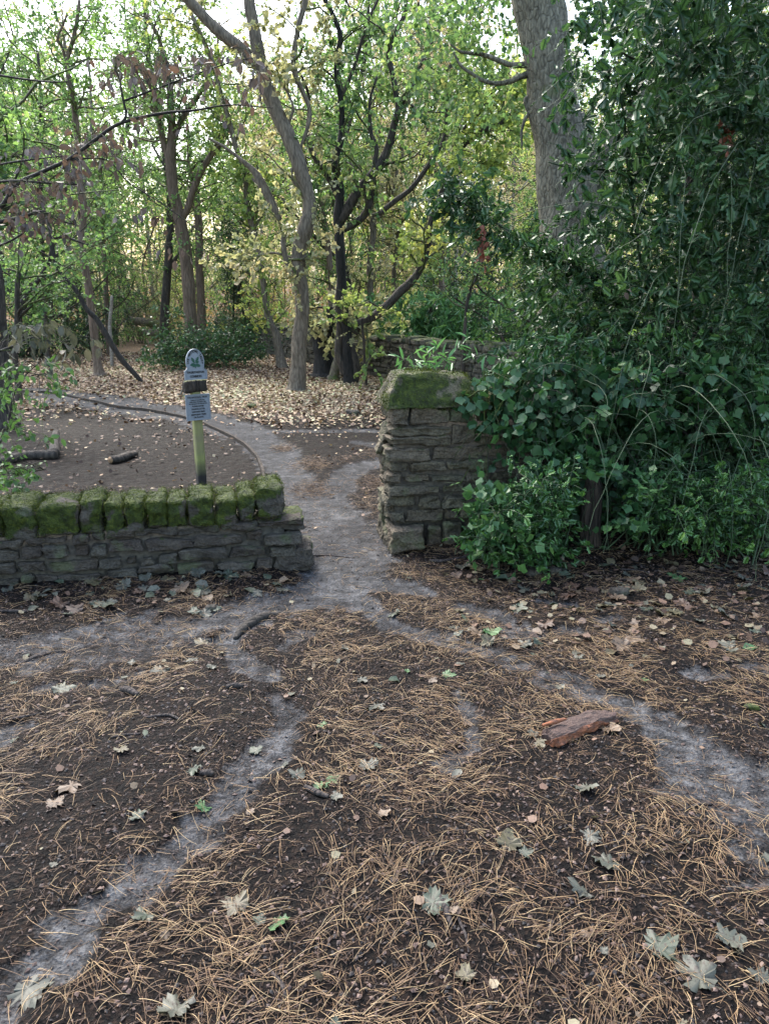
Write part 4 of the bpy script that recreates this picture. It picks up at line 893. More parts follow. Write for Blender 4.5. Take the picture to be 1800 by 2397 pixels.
n = 420; P = in_px([(1140, 860), (1800, 840), (1800, 1000), (1180, 1000), (1120, 900)], n, (4.85, 5.4), rg)
foliage(iv, P, rg.normal(size=(n, 3))+[0, -.5, 0], TI, M['ivy'], .062, 6, rg, (.15, .4), .3, twm='twig', name='trailing_foliage', wname='trailing_stems')
# stump wrapped in ivy
sb = ground_pt(1378, 1270); sp = thing('tree_stump', 'dark rotten upright stump rising from the ivy in front of the right wall', 'stump', sb)
a = Acc(); C = crom(np.array([sb+[0, 0, -.12], sb+[0, 0, .0], sb+[-.004, 0, .16], sb+[.004, .01, .34], sb+[-.014, .01, .47]]), 34); tube(a, C, np.interp(np.linspace(0, 1, 34), [0, .2, .4, .8, 1], [.095, .082, .066, .056, .030]), 40, .22, 9, True, .5, 0, .007)
a.build('trunk', M['deadwood'], sp)
zf = lambda x, y: hgt(x, y, False)+.01
def shrub(name, label, cat, poly, n, Y, tm, mat, lsz, m, sd, L=(.15, .4), colb=.5, up=.9, stemn=14, D0=(0, 0, .5), zdrop=True, twm='greentwig'):
    r = np.random.default_rng(sd); P = in_px(poly, n, Y, r); P[:, 2] = np.maximum(P[:, 2], zf(P[:, 0], P[:, 1])+.02)
    c = P.mean(0); b = np.array([c[0], c[1], float(hgt(c[0], c[1]))]); t = thing(name, label, cat, b)
    if stemn:
        e = P[r.integers(0, n, stemn)]; s0 = b+r.normal(size=(stemn, 3))*[.12, .08, 0]; md = (s0+e)/2+r.normal(size=(stemn, 3))*.06+[0, 0, .06]
        t_ = np.linspace(0, 1, 9)[None, :, None]; Q_ = s0[:, None]*(1-t_)**2+2*md[:, None]*t_*(1-t_)+e[:, None]*t_**2; a = Acc(); tubes(a, Q_, .007, .003, 4); a.build('stem', M[twm], t)
    foliage(t, P, r.normal(size=(n, 3))*[1, 1, .6]+np.array(D0), tm, mat, lsz, m, r, L, .12, twm=twm, w=.0025, colb=colb, up=up, seed=sd, zfloor=zf)
    return t
shrub('holly_shrub', 'bright green young holly and ivy mound around the left of the rotten stump', 'holly shrub', [(1075, 1260), (1130, 1225), (1190, 1150), (1310, 1100), (1325, 1130), (1318, 1300), (1240, 1325), (1130, 1290)], 360, (4.3, 5.0), TH, M['hollyl'], .05, 6, 51, L=(.1, .28), colb=.5)
shrub('ivy_clump', 'low ivy spreading onto the soil beside the wall foot', 'ivy', [(1110, 1190), (1180, 1170), (1250, 1200), (1260, 1320), (1210, 1320), (1150, 1290), (1120, 1260)], 80, (4.3, 4.9), TI, M['ivy'], .055, 6, 52, colb=.65)
shrub('ivy_clump', 'ivy capping the top of the rotten stump', 'ivy', [(1330, 1085), (1400, 1080), (1420, 1100), (1400, 1108), (1350, 1105)], 16, (4.6, 4.85), TI, M['ivy'], .06, 6, 53, colb=.6, stemn=0)
for k, (x0, x1, y0, y1, n, tm, mt, lb) in enumerate(((1480, 1540, 1130, 1240, 60, TI, 'ivy', 'ivy patch just right of the rotten stump'), (1530, 1640, 1130, 1260, 110, TH, 'hollyl', 'low holly seedlings on leaf litter right of the ivy patch'),
    (1600, 1720, 1120, 1270, 120, TH, 'hollyl', 'light green holly seedlings above the short dark log'), (1700, 1850, 1110, 1290, 150, TH, 'hollyl', 'bright holly sprigs at the right edge over brown leaves'))):
    shrub('ivy_clump' if tm is TI else 'holly_seedlings', lb, 'ivy' if tm is TI else 'holly shrub', [(x0, y0), (x1, y0), (x1, y1), (x0, y1)], n, (4.45, 5.1), tm, M[mt], .05, 6, 60+k, colb=.65)
shrub('holly_sprig', 'pale green leafy sprigs leaning over the mossy coping of the right wall', 'holly shrub', [(960, 820), (1010, 830), (1060, 860), (1130, 860), (1120, 880), (1000, 880)], 16, (5.4, 6.0), TL, M['rhodo'], .10, 6, 70, colb=.5, stemn=5)
# ------------------------------------------------------------------ overhanging branches, left
def overhang(name, label, limbs, Y, circ, n, m, lsz, tm, mat, seed, droop=1.6, bark='twig', L=(.12, .35), colb=.5, up=.2, cat='branch'):
    rg2 = np.random.default_rng(seed); P0, _ = limbpts(limbs[0], Y); t = thing(name, label, cat, P0[0])
    Cs = []
    for i, Lb in enumerate(limbs):
        P, r = limbpts(Lb, Y); a = Acc(); C, _ = draw_limb(a, P, r, 7, seed+i, 0, .12, .01); a.build('limb', M[bark], t); Cs.append(C)
    Cs = np.concatenate(Cs)
    q = np.array(circ, float); w = q[:, 2]**2; i = rg2.choice(len(q), n, p=w/w.sum()); an = rg2.uniform(0, 6.28, n); rr = np.sqrt(rg2.random(n))*q[i, 2]
    P = np.array([AT(x_, y_, Y+d_) for x_, y_, d_ in zip(q[i, 0]+rr*np.cos(an), q[i, 1]+rr*np.sin(an), rg2.uniform(-.5, .5, n))])
    near = Cs[np.linalg.norm(Cs[None]-P[:, None], axis=2).argmin(1)]
    tt_ = np.linspace(0, 1, 5)[None, :, None]; tw = near[:, None]*(1-tt_)+P[:, None]*tt_+np.sin(tt_*3.1)*[[[0, 0, .03]]]
    a = Acc(); tubes(a, tw, .003, .0015, 3); a.build('twigs', M[bark], t)
    tw2 = spray(P, rg2.normal(size=(n, 3))*[1, 1, .3], rg2.uniform(*L, n), 3, rg2, .2, .2); a = Acc(); tubes(a, tw2, .002, .0012, 3); a.build('twigs', M[bark], t)
    Pl, Dl = along(tw2, m, rg2, 0, 1); a = Acc(); tc = np.repeat(rg2.random(n), m); leafup(a, tm, Pl, Dl, lsz, rg2, droop, np.clip(colb+.6*(tc-.5)+.3*(rg2.random(len(Pl))-.5), 0, 1), up, .3); a.build('leaves', mat, t)
def cc1(L): return [(*c1(x, y), r*K) for x, y, r in L]
def cc3(L): return [(*c3(x, y), r*K) for x, y, r in L]
overhang('overhanging_branch', 'long dark branch crossing the upper left hung with drooping brown leaves',
  [lim(c1, [(-160, 1010, 26), (0, 900, 20), (70, 800, 17), (180, 745, 16), (300, 690, 15), (410, 610, 14), (520, 535, 13), (700, 490, 11), (850, 475, 9), (1000, 452, 6), (1180, 465, 4)]), lim(c1, [(525, 535, 11), (547, 495, 10), (535, 430, 9), (522, 350, 7), (500, 300, 4)]), lim(c1, [(540, 435, 9), (620, 405, 8), (700, 375, 7), (850, 320, 6), (1000, 270, 5), (1100, 250, 3)]),
   lim(c1, [(300, 690, 8), (460, 690, 6), (560, 790, 5), (700, 880, 4), (860, 1000, 3), (940, 1050, 2)])], 6.4,
  cc1([(530, 250, 50), (500, 310, 40), (600, 290, 45), (690, 270, 55), (770, 330, 40), (850, 390, 30), (850, 250, 40), (940, 300, 50), (940, 420, 40), (1070, 210, 50), (1080, 300, 45), (1100, 410, 30), (1200, 260, 40), (1340, 330, 28), (440, 340, 35), (350, 640, 60), (400, 600, 40), (460, 630, 30), (560, 590, 25), (320, 680, 35), (240, 650, 30), (530, 670, 25), (480, 520, 30), (620, 530, 35), (700, 500, 30), (820, 530, 22), (630, 900, 35), (740, 920, 22), (860, 1020, 25), (890, 1110, 18), (700, 1050, 16), (940, 1050, 16), (640, 330, 40), (730, 250, 40)]), 130, 3, .075, T_oval(.25), M['lf_brown'], 21)
overhang('overhanging_branch', 'dark branches at the left edge with dense brown withered leaves', 
  [lim(c1, [(-150, 1000, 22), (0, 958, 17), (90, 938, 14), (180, 912, 11), (250, 950, 8), (325, 970, 6)]), lim(c1, [(-150, 300, 10), (0, 325, 9), (100, 340, 8), (200, 350, 7), (295, 350, 5)]), lim(c1, [(-100, 730, 9), (60, 700, 8), (180, 685, 6), (270, 676, 4)]), lim(c1, [(-100, 800, 12), (60, 780, 10), (200, 790, 8), (340, 800, 5)]), lim(c1, [(-60, 1080, 10), (30, 1050, 9), (100, 1010, 7), (125, 980, 4)])], 6.0,
  cc1([(90, 645, 30), (20, 680, 35), (140, 640, 30), (100, 820, 60), (180, 850, 60), (60, 900, 60), (130, 930, 60), (210, 820, 50), (20, 980, 40), (220, 930, 40), (300, 830, 50), (330, 880, 40), (60, 780, 40), (390, 970, 20), (150, 1000, 40), (280, 770, 40)]), 75, 4, .068, T_oval(.25), M['lf_brown'], 22, colb=.55)
overhang('overhanging_branch', 'low twig with brown and grey green hanging leaves at left, above the green sprays',
  [lim(c3, [(-100, 450, 14), (0, 410, 11), (80, 380, 9), (140, 350, 6), (250, 370, 3), (380, 350, 2), (430, 370, 2)])], 5.2, cc3([(80, 320, 40), (160, 340, 50), (230, 380, 45), (190, 300, 35), (400, 370, 25), (20, 370, 35), (60, 400, 30)]), 26, 4, .085, T_oval(.25), M['lf_greybrown'], 23, colb=.4)
overhang('overhanging_branch', 'fresh green leafy sprays on a thin stem at the left edge above the low wall',
  [lim(c3, [(-30, 830, 12), (20, 780, 10), (40, 700, 8), (60, 600, 7), (110, 520, 5), (180, 450, 3)]), lim(c3, [(-100, 560, 8), (0, 520, 6), (90, 500, 4), (170, 510, 3)]), lim(c3, [(-100, 960, 8), (0, 950, 5), (100, 940, 3), (190, 920, 2)])], 4.8,
  cc3([(40, 490, 60), (90, 460, 45), (200, 480, 40), (230, 560, 28), (30, 600, 50), (110, 640, 40), (60, 700, 45), (30, 780, 45), (20, 860, 40), (140, 790, 30), (60, 950, 60), (140, 930, 45), (10, 930, 50), (325, 520, 14), (215, 595, 18), (190, 770, 22), (0, 540, 50)]), 85, 6, .045, TO, M['lf_near'], 24, .5, 'twig', (.08, .25), .6, .8)
# ------------------------------------------------------------------ the wood behind: trees and shrubs built once per kind, then copied
def tree_proto(kind, seed):
    r = np.random.default_rng(seed); H = dict(birch=13, oak=12, hazel=7, dark=9, holly=3.2)[kind]; tr = Acc(); wd = Acc(); lf = Acc(); src = []
    ns = dict(birch=1, oak=1, hazel=5, dark=1, holly=4)[kind]
    for k in range(ns):
        o = r.normal(size=3)*[.3, .3, 0]*(ns > 1); top = o+r.normal(size=3)*[.8, .8, 0]*(1 if ns == 1 else 2)+[0, 0, H*r.uniform(.85, 1)]
        P = np.array([o-[0, 0, .2], o*.9+top*.1+r.normal(size=3)*.1, o*.6+top*.4+r.normal(size=3)*[.4, .4, 0], o*.3+top*.7+r.normal(size=3)*[.4, .4, 0], top])
        C = crom(P, 26); rr = np.linspace(dict(birch=.09, oak=.17, hazel=.05, dark=.12, holly=.04)[kind], .015, 26); tube(tr, C, rr, 8, .12, seed+k); src.append(C)
        if kind in ('oak', 'birch'):
            for q in range(6 if kind == 'oak' else 3):
                i = r.integers(8, 20); d = norm(r.normal(size=3)*[1, 1, .2]+[0, 0, .9]); L = r.uniform(2, 4)
                C2 = spray(C[i][None], d[None], L, 8, r, -.1, .2)[0]; tube(tr, C2, np.linspace(rr[i]*.6, .012, 9), 6); src.append(C2)
    Pn = np.concatenate(src); lo = dict(birch=2.5, oak=1.8, hazel=.5, dark=.6, holly=.2)[kind]; Pn = Pn[Pn[:, 2] > lo]
    nsec, ntw, nlf, ls = dict(birch=(95, 10, 17, .066), oak=(100, 10, 16, .084), hazel=(70, 9, 14, .078), dark=(120, 10, 16, .09), holly=(90, 8, 12, .07))[kind]
    i = r.integers(0, len(Pn), nsec); d = r.normal(size=(nsec, 3)); d[:, 2] = d[:, 2]*.4+.2
    sec = spray(Pn[i], d, r.uniform(.8, 2.8, nsec)*(.45 if kind == 'holly' else 1), 6, r, .06, .22); tubes(wd, sec, .016, .005, 3)
    A, D = along(sec, ntw, r, .1, 1); tw = spray(A, D*.5+r.normal(size=D.shape), r.uniform(.3, .9, len(A))*(.6 if kind == 'holly' else 1), 3, r, .12 if kind != 'birch' else .5, .25)
    tubes(wd, tw[::2], .006, .003, 3)
    Pl, Dl = along(tw, nlf, r); tc = np.repeat(r.random(len(tw)), nlf); leafup(lf, TQ, Pl, Dl, ls, r, .3, np.clip(.4+.55*fbm(Pl*.8, 2, seed)+.5*(tc-.5)+.25*(r.random(len(Pl))-.5), 0, 1))
    return tr, wd, lf
BK = dict(birch='birch', oak='barkB', hazel='barkA', dark='barkB', holly='barkB')
PM_ = {}
def kindmesh(kind, v):
    if (kind, v) not in PM_:
        tr, wd, lf = tree_proto(kind, 1000+v*7+len(kind)*31)
        PM_[(kind, v)] = (tr.mesh('trunk', M[BK[kind]]), wd.mesh('twigs', M['twig']), lf)
    return PM_[(kind, v)]
CM = {}
def wood_tree(kind, v, leaf, x, y, sc, rz, name, label, cat, group):
    tm, wm, lf = kindmesh(kind, v)
    if (kind, v, leaf) not in CM: CM[(kind, v, leaf)] = lf.mesh('crown', M[leaf])
    z = float(hgt(x, y)); t = thing(name, label, cat, (x, y, z), group); t.rotation_euler = (0, 0, rz); t.scale = (sc,)*3
    for nm, me in (('trunk', tm), ('twigs', wm), ('crown', CM[(kind, v, leaf)])):
        o = bpy.data.objects.new(nm, me); COL.objects.link(o); o.parent = t
r = np.random.default_rng(2024)
CN = {'lf_green': 'green', 'lf_oak': 'olive green', 'lf_yel': 'yellow green', 'lf_rust': 'rusty orange', 'lf_dry': 'withered tan', 'holly': 'glossy dark green'}
KN = {'birch': ('birch_tree', 'tree', 'slender birch with {c} leaves'), 'oak': ('woodland_tree', 'tree', 'branching woodland tree with {c} crown'), 'hazel': ('hazel_tree', 'tree', 'many-stemmed hazel with {c} leaves'), 'dark': ('evergreen_tree', 'tree', 'dense {c} evergreen tree'), 'holly': ('holly_bush', 'shrub', '{c} shrub')}
WT = []
def wallx(y): return np.interp(-y, [-29.8, -25, -15.9, -12.7, -9.6], [-6.4, -4.2, .1, 1.65, 3.2])
for (y0, y1, n, mn) in ((21.5, 27, 11, 2.4), (27, 34, 14, 2.9), (34, 44, 21, 3.0), (44, 58, 30, 3.0)):
    pts = []; tries = 0
    while len(pts) < n and tries < 4000:
        tries += 1; y = r.uniform(y0, y1); hw = y*.56+1.5; x = r.uniform(-hw, hw)
        if y < 27 and -11 < x < -2.0 and r.random() < .7: continue
        if any(math.hypot(x-a_, y-b_) < mn for a_, b_ in pts): continue
        pts.append((x, y))
    for x, y in pts:
        u = x/(y*.5); p_ = r.random()
        if y > 34: kd, lf = ('birch', 'lf_rust') if p_ < .5 else (('oak', 'lf_green') if p_ < .65 else (('oak', 'lf_rust') if p_ < .85 else ('hazel', 'lf_yel')))
        elif u < -.35: kd, lf = ('oak', 'lf_green') if p_ < .45 else (('birch', 'lf_rust') if p_ < .6 else (('hazel', 'lf_green') if p_ < .85 else ('hazel', 'lf_yel')))
        elif u < .06: kd, lf = ('oak', 'lf_green') if p_ < .3 else (('hazel', 'lf_yel') if p_ < .6 else (('birch', 'lf_rust') if p_ < .85 else ('hazel', 'lf_green')))
        else: kd, lf = ('hazel', 'lf_yel') if p_ < .4 else (('birch', 'lf_rust') if p_ < .75 else ('oak', 'lf_dry'))
        WT.append((kd, int(r.integers(0, 2)), lf, x, y, r.uniform(.85, 1.15)+(.18 if y > 30 else 0), r.uniform(0, 6.28)))
# low dark shrubs of the clearing's edge (photo px of the foot, kind, leaf, scale)
SH = [((95, 832), 22, 'holly', 'holly', .8), ((150, 818), 23, 'holly', 'holly', .75), ((205, 812), 24, 'holly', 'holly', .6), ((30, 830), 21.5, 'holly', 'holly', .8), ((590, 790), 25, 'dark', 'holly', .5), ((545, 782), 26, 'dark', 'holly', .45),
      ((1215, 800), 15.5, 'dark', 'holly', .34), ((1235, 800), 14.5, 'holly', 'holly', .85), ((730, 780), 26, 'hazel', 'lf_green', .5), ((330, 780), 29, 'hazel', 'lf_dry', .45), ((300, 775), 30, 'hazel', 'lf_rust', .4), ((375, 775), 30, 'hazel', 'lf_dry', .4),
      ((1330, 800), 16, 'dark', 'lf_green', .6), ((1450, 800), 15, 'oak', 'lf_green', .6), ((1560, 800), 14.5, 'dark', 'lf_green', .6), ((1680, 800), 13.5, 'dark', 'lf_green', .6), ((1780, 800), 14, 'dark', 'holly', .6)]
for (px, py), Y, kd, lf, sc in SH:
    p = AT(px, py, Y); WT.append((kd, int(r.integers(0, 2)), lf, p[0], Y, sc, r.uniform(0, 6.28)))
for k in range(12):
    px = r.uniform(-40, 880) if k < 9 else r.uniform(780, 1150); Y = r.uniform(24.5, 33); p = AT(px, 790, Y)
    WT.append(('hazel', int(r.integers(0, 2)), ['lf_green', 'lf_oak', 'lf_yel'][k % 3], p[0], Y, r.uniform(.36, .56), r.uniform(0, 6.28)))
def where(x, y):
    px = 900+FPX*x/(y*_cp+.3); d = 'beyond the back wall' if x > wallx(y)+.3 and y < 30 else ('close behind the clearing' if y < 27 else ('in the second row of the wood' if y < 34 else ('in the middle of the wood' if y < 44 else 'far back in the wood')))
    for lim_, w_ in ((60, 'at the far left edge'), (190, 'left of the slim mossy-footed trunk'), (330, 'behind the arching branch'), (410, 'just left of the tall ribbed trunk'), (520, 'just right of the tall ribbed trunk'), (640, 'behind the pale leaning trunk'), (720, 'behind the crooked middle trunk'), (800, 'behind the black forked stem'), (900, 'right of the forked tree'), (1020, 'behind the curved slender limb'), (1140, 'behind the dark sapling'), (1260, 'left of the big oak'), (1420, 'behind the big oak'), (1600, 'behind the holly'), (9999, 'at the far right edge')):
        if px < lim_: return d+', '+w_
for (kd, v, lf, x, y, sc, rz) in WT:
    nm, ct, lb = KN[kd]; lab = lb.format(c=CN[lf])+' '+where(x, y)
    if len(lab.split()) > 16: lab = lab.replace('just ', '').replace('branching ', '').replace('slender ', '').replace('slim ', '').replace('low bushy', 'bushy').replace('branching woodland', 'woodland')
    if len(lab.split()) > 16: lab = lab.replace('close behind the clearing', 'behind the clearing').replace('in the second row of the wood', 'in the second row').replace('in the middle of the wood', 'mid wood')
    if kd == 'hazel' and sc < .6: lab = lab.replace('many-stemmed', 'low').replace('just ', '').replace('slim ', '')
    wood_tree(kd, v, lf, x, y, sc, rz, nm, lab, ct, {'birch': 'birches of the wood', 'oak': 'trees of the wood', 'hazel': 'hazels of the wood', 'dark': 'evergreens of the wood', 'holly': 'shrubs at the edge of the clearing'}[kd])
# far wood: one mass
a = Acc(); n = 170000; th = r.uniform(-.72, .72, n); d = r.uniform(58, 95, n); x = d*np.sin(th); y = d*np.cos(th); z = hgt(x, y, False)+r.random(n)**1.2*14*(.7+.3*vnoise(np.stack([th*14, th*0, th*0], -1), 2))
Pn = np.stack([x, y, z], -1); keep = fbm(Pn*np.array([.35, .35, .35]), 3, 9) > -.28; Pn = Pn[keep]; n = len(Pn)
leafup(a, TQ, Pn, r.normal(size=(n, 3)), .24, r, .2, np.clip(.45+.7*fbm(Pn*.12, 3, 3)+.3*(r.random(n)-.5), 0, 1)); tag(a.build('far_wood', M['lf_rust']), kind='stuff')
a = Acc(); n = 50000; th = r.uniform(-.72, .72, n); d = r.uniform(52, 90, n); x = d*np.sin(th); y = d*np.cos(th); z = hgt(x, y, False)+r.random(n)**1.6*8
Pn = np.stack([x, y, z], -1); keep = fbm(Pn*.25, 3, 19) > 0.0; Pn = Pn[keep]; n = len(Pn)
leafup(a, TQ, Pn, r.normal(size=(n, 3)), .24, r, .2, np.clip(.4+.3*(r.random(n)-.5), 0, 1)); tag(a.build('far_wood', M['lf_green']), kind='stuff')
# ground cover beyond the back wall, bracken and undergrowth
def patch(name, mat, xs, ys, n, h0, h1, ls, cond, tm=TQ, sd=0, up=.8):
    q = np.random.default_rng(sd); x = q.uniform(*xs, n); y = q.uniform(*ys, n); k_ = cond(x, y) & (n2(x, y, 1.6, 2, sd) > q.uniform(-.7, .25, n)); x, y = x[k_], y[k_]; n = len(x)
    z = hgt(x, y, False)+h0+(h1-h0)*q.random(n)*(.6+.6*n2(x, y, 1.2, 2, sd+3)).clip(.15, 1.3); P = np.stack([x, y, z], -1); a = Acc()
    leafup(a, tm, P, q.normal(size=(n, 3)), ls, q, .1, np.clip(.5+.5*n2(x, y, .8, 2, sd+7)+.4*(q.random(n)-.5), 0, 1), up); return tag(a.build(name, mat), kind='stuff')
patch('ground_cover', M['cover'], (0, 14), (11, 30), 52000, .02, .55, .085, lambda x, y: x > wallx(y)+.55, sd=1)
patch('ground_cover', M['cover'], (-3, 14), (17, 36), 40000, .05, .85, .11, lambda x, y: x > wallx(y)+.6, sd=11)
patch('undergrowth', M['lf_green'], (-17, 2), (24, 34), 30000, .02, .9, .09, lambda x, y: (x < wallx(y)-.3) & ((x < -7.2) | (y > 27.5)) & ~((x > -9.8) & (x < -6.5) & (y < 30)), sd=2)
patch('bracken', M['fern'], (-22, 22), (30, 56), 42000, .05, 1.25, .15, lambda x, y: y > 30, TL, sd=3)
patch('bracken', M['fern'], (1, 7), (13.5, 16.5), 900, .15, .5, .10, lambda x, y: x > wallx(y)+.7, TL, sd=4)
# long-leaved shrubs beyond the wall
for k, (px, py, Y, lb) in enumerate(((985, 770, 20, 'pale long-leaved shrub beyond the wall, behind the paired thin stems'), (1030, 765, 21, 'pale long-leaved shrub beyond the wall, right of the yellow-leaved slim trunk'), (1085, 775, 19, 'pale long-leaved shrub between the dark sapling and the slim trunk'), (935, 775, 22, 'long-leaved shrub behind the wall top near the curved limb'), (1120, 765, 21, 'pale long-leaved shrub in front of the dark holly'))):
    p = AT(px, py, Y); p[2] = float(hgt(p[0], p[1])); q = np.random.default_rng(80+k); n = 170
    t = thing('rhododendron', lb, 'shrub', p, 'long-leaved shrubs beyond the wall'); e = p+q.normal(size=(n, 3))*[.65, .5, 0]+np.stack([0*q.random(n), 0*q.random(n), q.uniform(.25, 1.35, n)], -1)
    s0 = np.tile(p, (n, 1)); tt_ = np.linspace(0, 1, 5)[None, :, None]; a = Acc(); tubes(a, (s0[:, None]*(1-tt_)+e[:, None]*tt_)[::3], .01, .005, 3); a.build('stem', M['greentwig'], t)
    a = Acc(); Pl = np.repeat(e, 9, 0)+q.normal(size=(n*9, 3))*.02; leafup(a, TL, Pl, np.tile([0, 0, .3], (n*9, 1)), .20, q, .25, np.clip(.5+.3*q.normal(size=n*9), 0, 1), .9, .3); a.build('foliage', M['rhodo'], t)
# fallen mossy trunks in the brush pile
for k, (p0, p1, Y, w_, lb) in enumerate((((300, 750), (405, 768), 29, .15, 'upper mossy fallen trunk lying across the brush at the back of the clearing'), ((330, 778), (402, 790), 28, .13, 'lower fallen trunk poking out of the brush pile'), ((225, 712), (330, 742), 31, .10, 'thin leaning fallen trunk above the brush pile'))):
    A_, B_ = AT(*p0, Y), AT(*p1, Y-.6); t = thing('fallen_tree', lb, 'fallen trunk', (A_+B_)/2, 'fallen trunks in the brush'); a = Acc(); draw_limb(a, np.array([A_, (A_+B_)/2+[0, 0, .05], B_]), np.array([w_, w_*1.05, w_*.8]), 10, k, moss=.35); a.build('trunk', M['barkA'], t)
# holly shrubs round the foot of the tall ribbed trunk
for k, (cx, cy, Y, n, rad, lb) in enumerate(((440, 800, 18.4, 230, 52, 'spreading low holly shrub at the foot of the tall ribbed trunk'), (540, 800, 19.0, 230, 60, 'low holly shrub against the left end of the back wall'), (400, 820, 18.0, 120, 35, 'small holly shrub left of the notice plaque'), (500, 780, 19.6, 130, 50, 'taller sparse holly shrub behind the low ones near the plaque'))):
    q = np.random.default_rng(90+k); p = AT(cx, cy, Y); b_ = np.array([p[0], p[1], float(hgt(p[0], p[1]))]); t = thing('holly_shrub', lb, 'holly shrub', b_)
    e = b_+np.abs(q.normal(size=(n, 3)))*[0, 0, .45]+q.normal(size=(n, 3))*[rad/FPX*Y*.75, .4, 0]+[0, 0, .12]
    foliage(t, e, q.normal(size=(n, 3))*[1, 1, .4]+[0, 0, .2], TO, M['holly'], .075, 9, q, (.25, .6), .05, w=.004, colb=.5)
# ------------------------------------------------------------------ litter on the ground
r = np.random.default_rng(99)
def ok_ground(x, y):                                     # keep litter out of the walls
    dR = (x-WR0[0])*WRD[0]+(y-WR0[1])*WRD[1]; nR = (x-WR0[0])*WRN[0]+(y-WR0[1])*WRN[1]
    dL = (x-WL0[0])*WD[0]+(y-WL0[1])*WD[1]; nL = (x-WL0[0])*WN[0]+(y-WL0[1])*WN[1]
    return ~((dR > -.03) & (nR > -.02) & (nR < .46)) & ~((dL < .08) & (nL > -.02) & (nL < .40))
def in_view(x, y, pad=.9): return (np.abs(x) < (y*_cp+CAM_H*_sp)*.5+pad)
def gnormal(x, y, e=.02):
    return norm(np.stack([-(hgt(x+e, y)-hgt(x-e, y))/(2*e), -(hgt(x, y+e)-hgt(x, y-e))/(2*e), np.ones_like(x)], -1))
# pine needles: curved pairs lying in drifts
n = 74000
y = 1.05+5.3*r.random(n)**1.25; x = r.uniform(-3.2, 3.2, n); k_ = in_view(x, y) & ok_ground(x, y); x, y = x[k_], y[k_]
d = .50+1.2*n2(x, y, .26, 3, 60)+.5*n2(x, y, .9, 2, 61); d = d*(1-.86*pathmask(x, y))*np.where(y > 4.2, .55, 1)*np.where((x > .5) & (y > 3.6), .45, 1)
d = np.where((y > 3.7) & (y < 4.6) & (x < -.4), np.clip(d, .15, 1)*.8, d)
k_ = r.random(len(x)) < np.clip(d*.72, .10*(1-pathmask(x, y)), 1); x, y = x[k_], y[k_]
x = np.concatenate([x, x+r.normal(size=len(x))*.01]); y = np.concatenate([y, y+r.normal(size=len(y))*.01]); n = len(x)
an0 = r.uniform(0, 6.28, n//2); flow = n2(x[:n//2], y[:n//2], .5, 2, 70)*3.1; an0 = np.where(r.random(n//2) < .5, flow+r.normal(size=n//2)*.5, an0)
an = np.concatenate([an0, an0+r.normal(size=n//2)*.22]); L = np.where(r.random(n) < .35, r.uniform(.02, .05, n), r.uniform(.05, .105, n)); cv = r.normal(size=n)*3.6*(1+1.5*(r.random(n) < .2))
k = 6; pts = np.zeros((n, k, 3)); px, py, a_ = x.copy(), y.copy(), an.copy()
for i in range(k):
    pts[:, i, 0] = px; pts[:, i, 1] = py; px = px+np.cos(a_)*L/(k-1); py = py+np.sin(a_)*L/(k-1); a_ = a_+cv*L/(k-1)
lift = np.abs(r.normal(size=n))*.006+.0015; tilt = r.uniform(-.004, .012, n)
lift = lift*np.where(r.random(n) < .5, .3, 1.); mz = np.stack([hgt(pts[:, i, 0], pts[:, i, 1]) for i in (0, 2, 5)], 1)
t_ = np.linspace(0, 1, k)[None]; pts[:, :, 2] = np.maximum(mz[:, :1]*(1-t_)+mz[:, 2:]*t_, np.minimum(mz[:, 1:2], 9))+lift[:, None]+tilt[:, None]*t_*(1-t_)*4
a = Acc(); tubes(a, pts, .00075+.0003*r.random(n), .0005, 3, np.clip(.55+.3*r.normal(size=n), 0, 1)); NEED = n
n = 150000; y = 1.05+5.6*r.random(n)**1.2; x = r.uniform(-3.3, 3.3, n); k_ = in_view(x, y) & ok_ground(x, y); x, y = x[k_], y[k_]
dd_ = np.clip(.55+1.1*n2(x, y, .30, 3, 60)+.4*n2(x, y, .9, 2, 61), .12, 1)*(1-.93*pathmask(x, y)); k_ = r.random(len(x)) < dd_; x, y = x[k_], y[k_]; n = len(x)
P = np.stack([x, y, hgt(x, y)+.002+.005*r.random(n)**2], -1); tubes(a, spray(P, r.normal(size=(n, 3))*[1, 1, .12], r.uniform(.008, .035, n), 2, r, 0, .12), .0008, .0006, 3, np.clip(.22+.2*r.normal(size=n), 0, .8))
tag(a.build('pine_needles', M['needle']), kind='stuff')
# needle tufts drifted on the far path
a = Acc()
for (px_, py_, rad, n) in ((663, 1046, .13, 260), (730, 1085, .22, 520), (728, 1140, .2, 420), (880, 1130, .25, 420), (890, 1060, .3, 300), (800, 1075, .12, 60)):
    c = G(px_, py_); q = c[None]+r.normal(size=(n, 3))*[rad*.5, rad*.8, 0]; dn = r.normal(size=(n, 3))*[1, 1, .12]; q[:, 2] = hgt(q[:, 0], q[:, 1])+.004+.03*r.random(n)**2
    tubes(a, spray(q, dn, r.uniform(.05, .11, n), 4, r, 0, .15), .0014, .0009, 3, np.clip(.3+.25*r.normal(size=n), 0, 1))
tag(a.build('needle_drifts', M['needle']), kind='stuff')
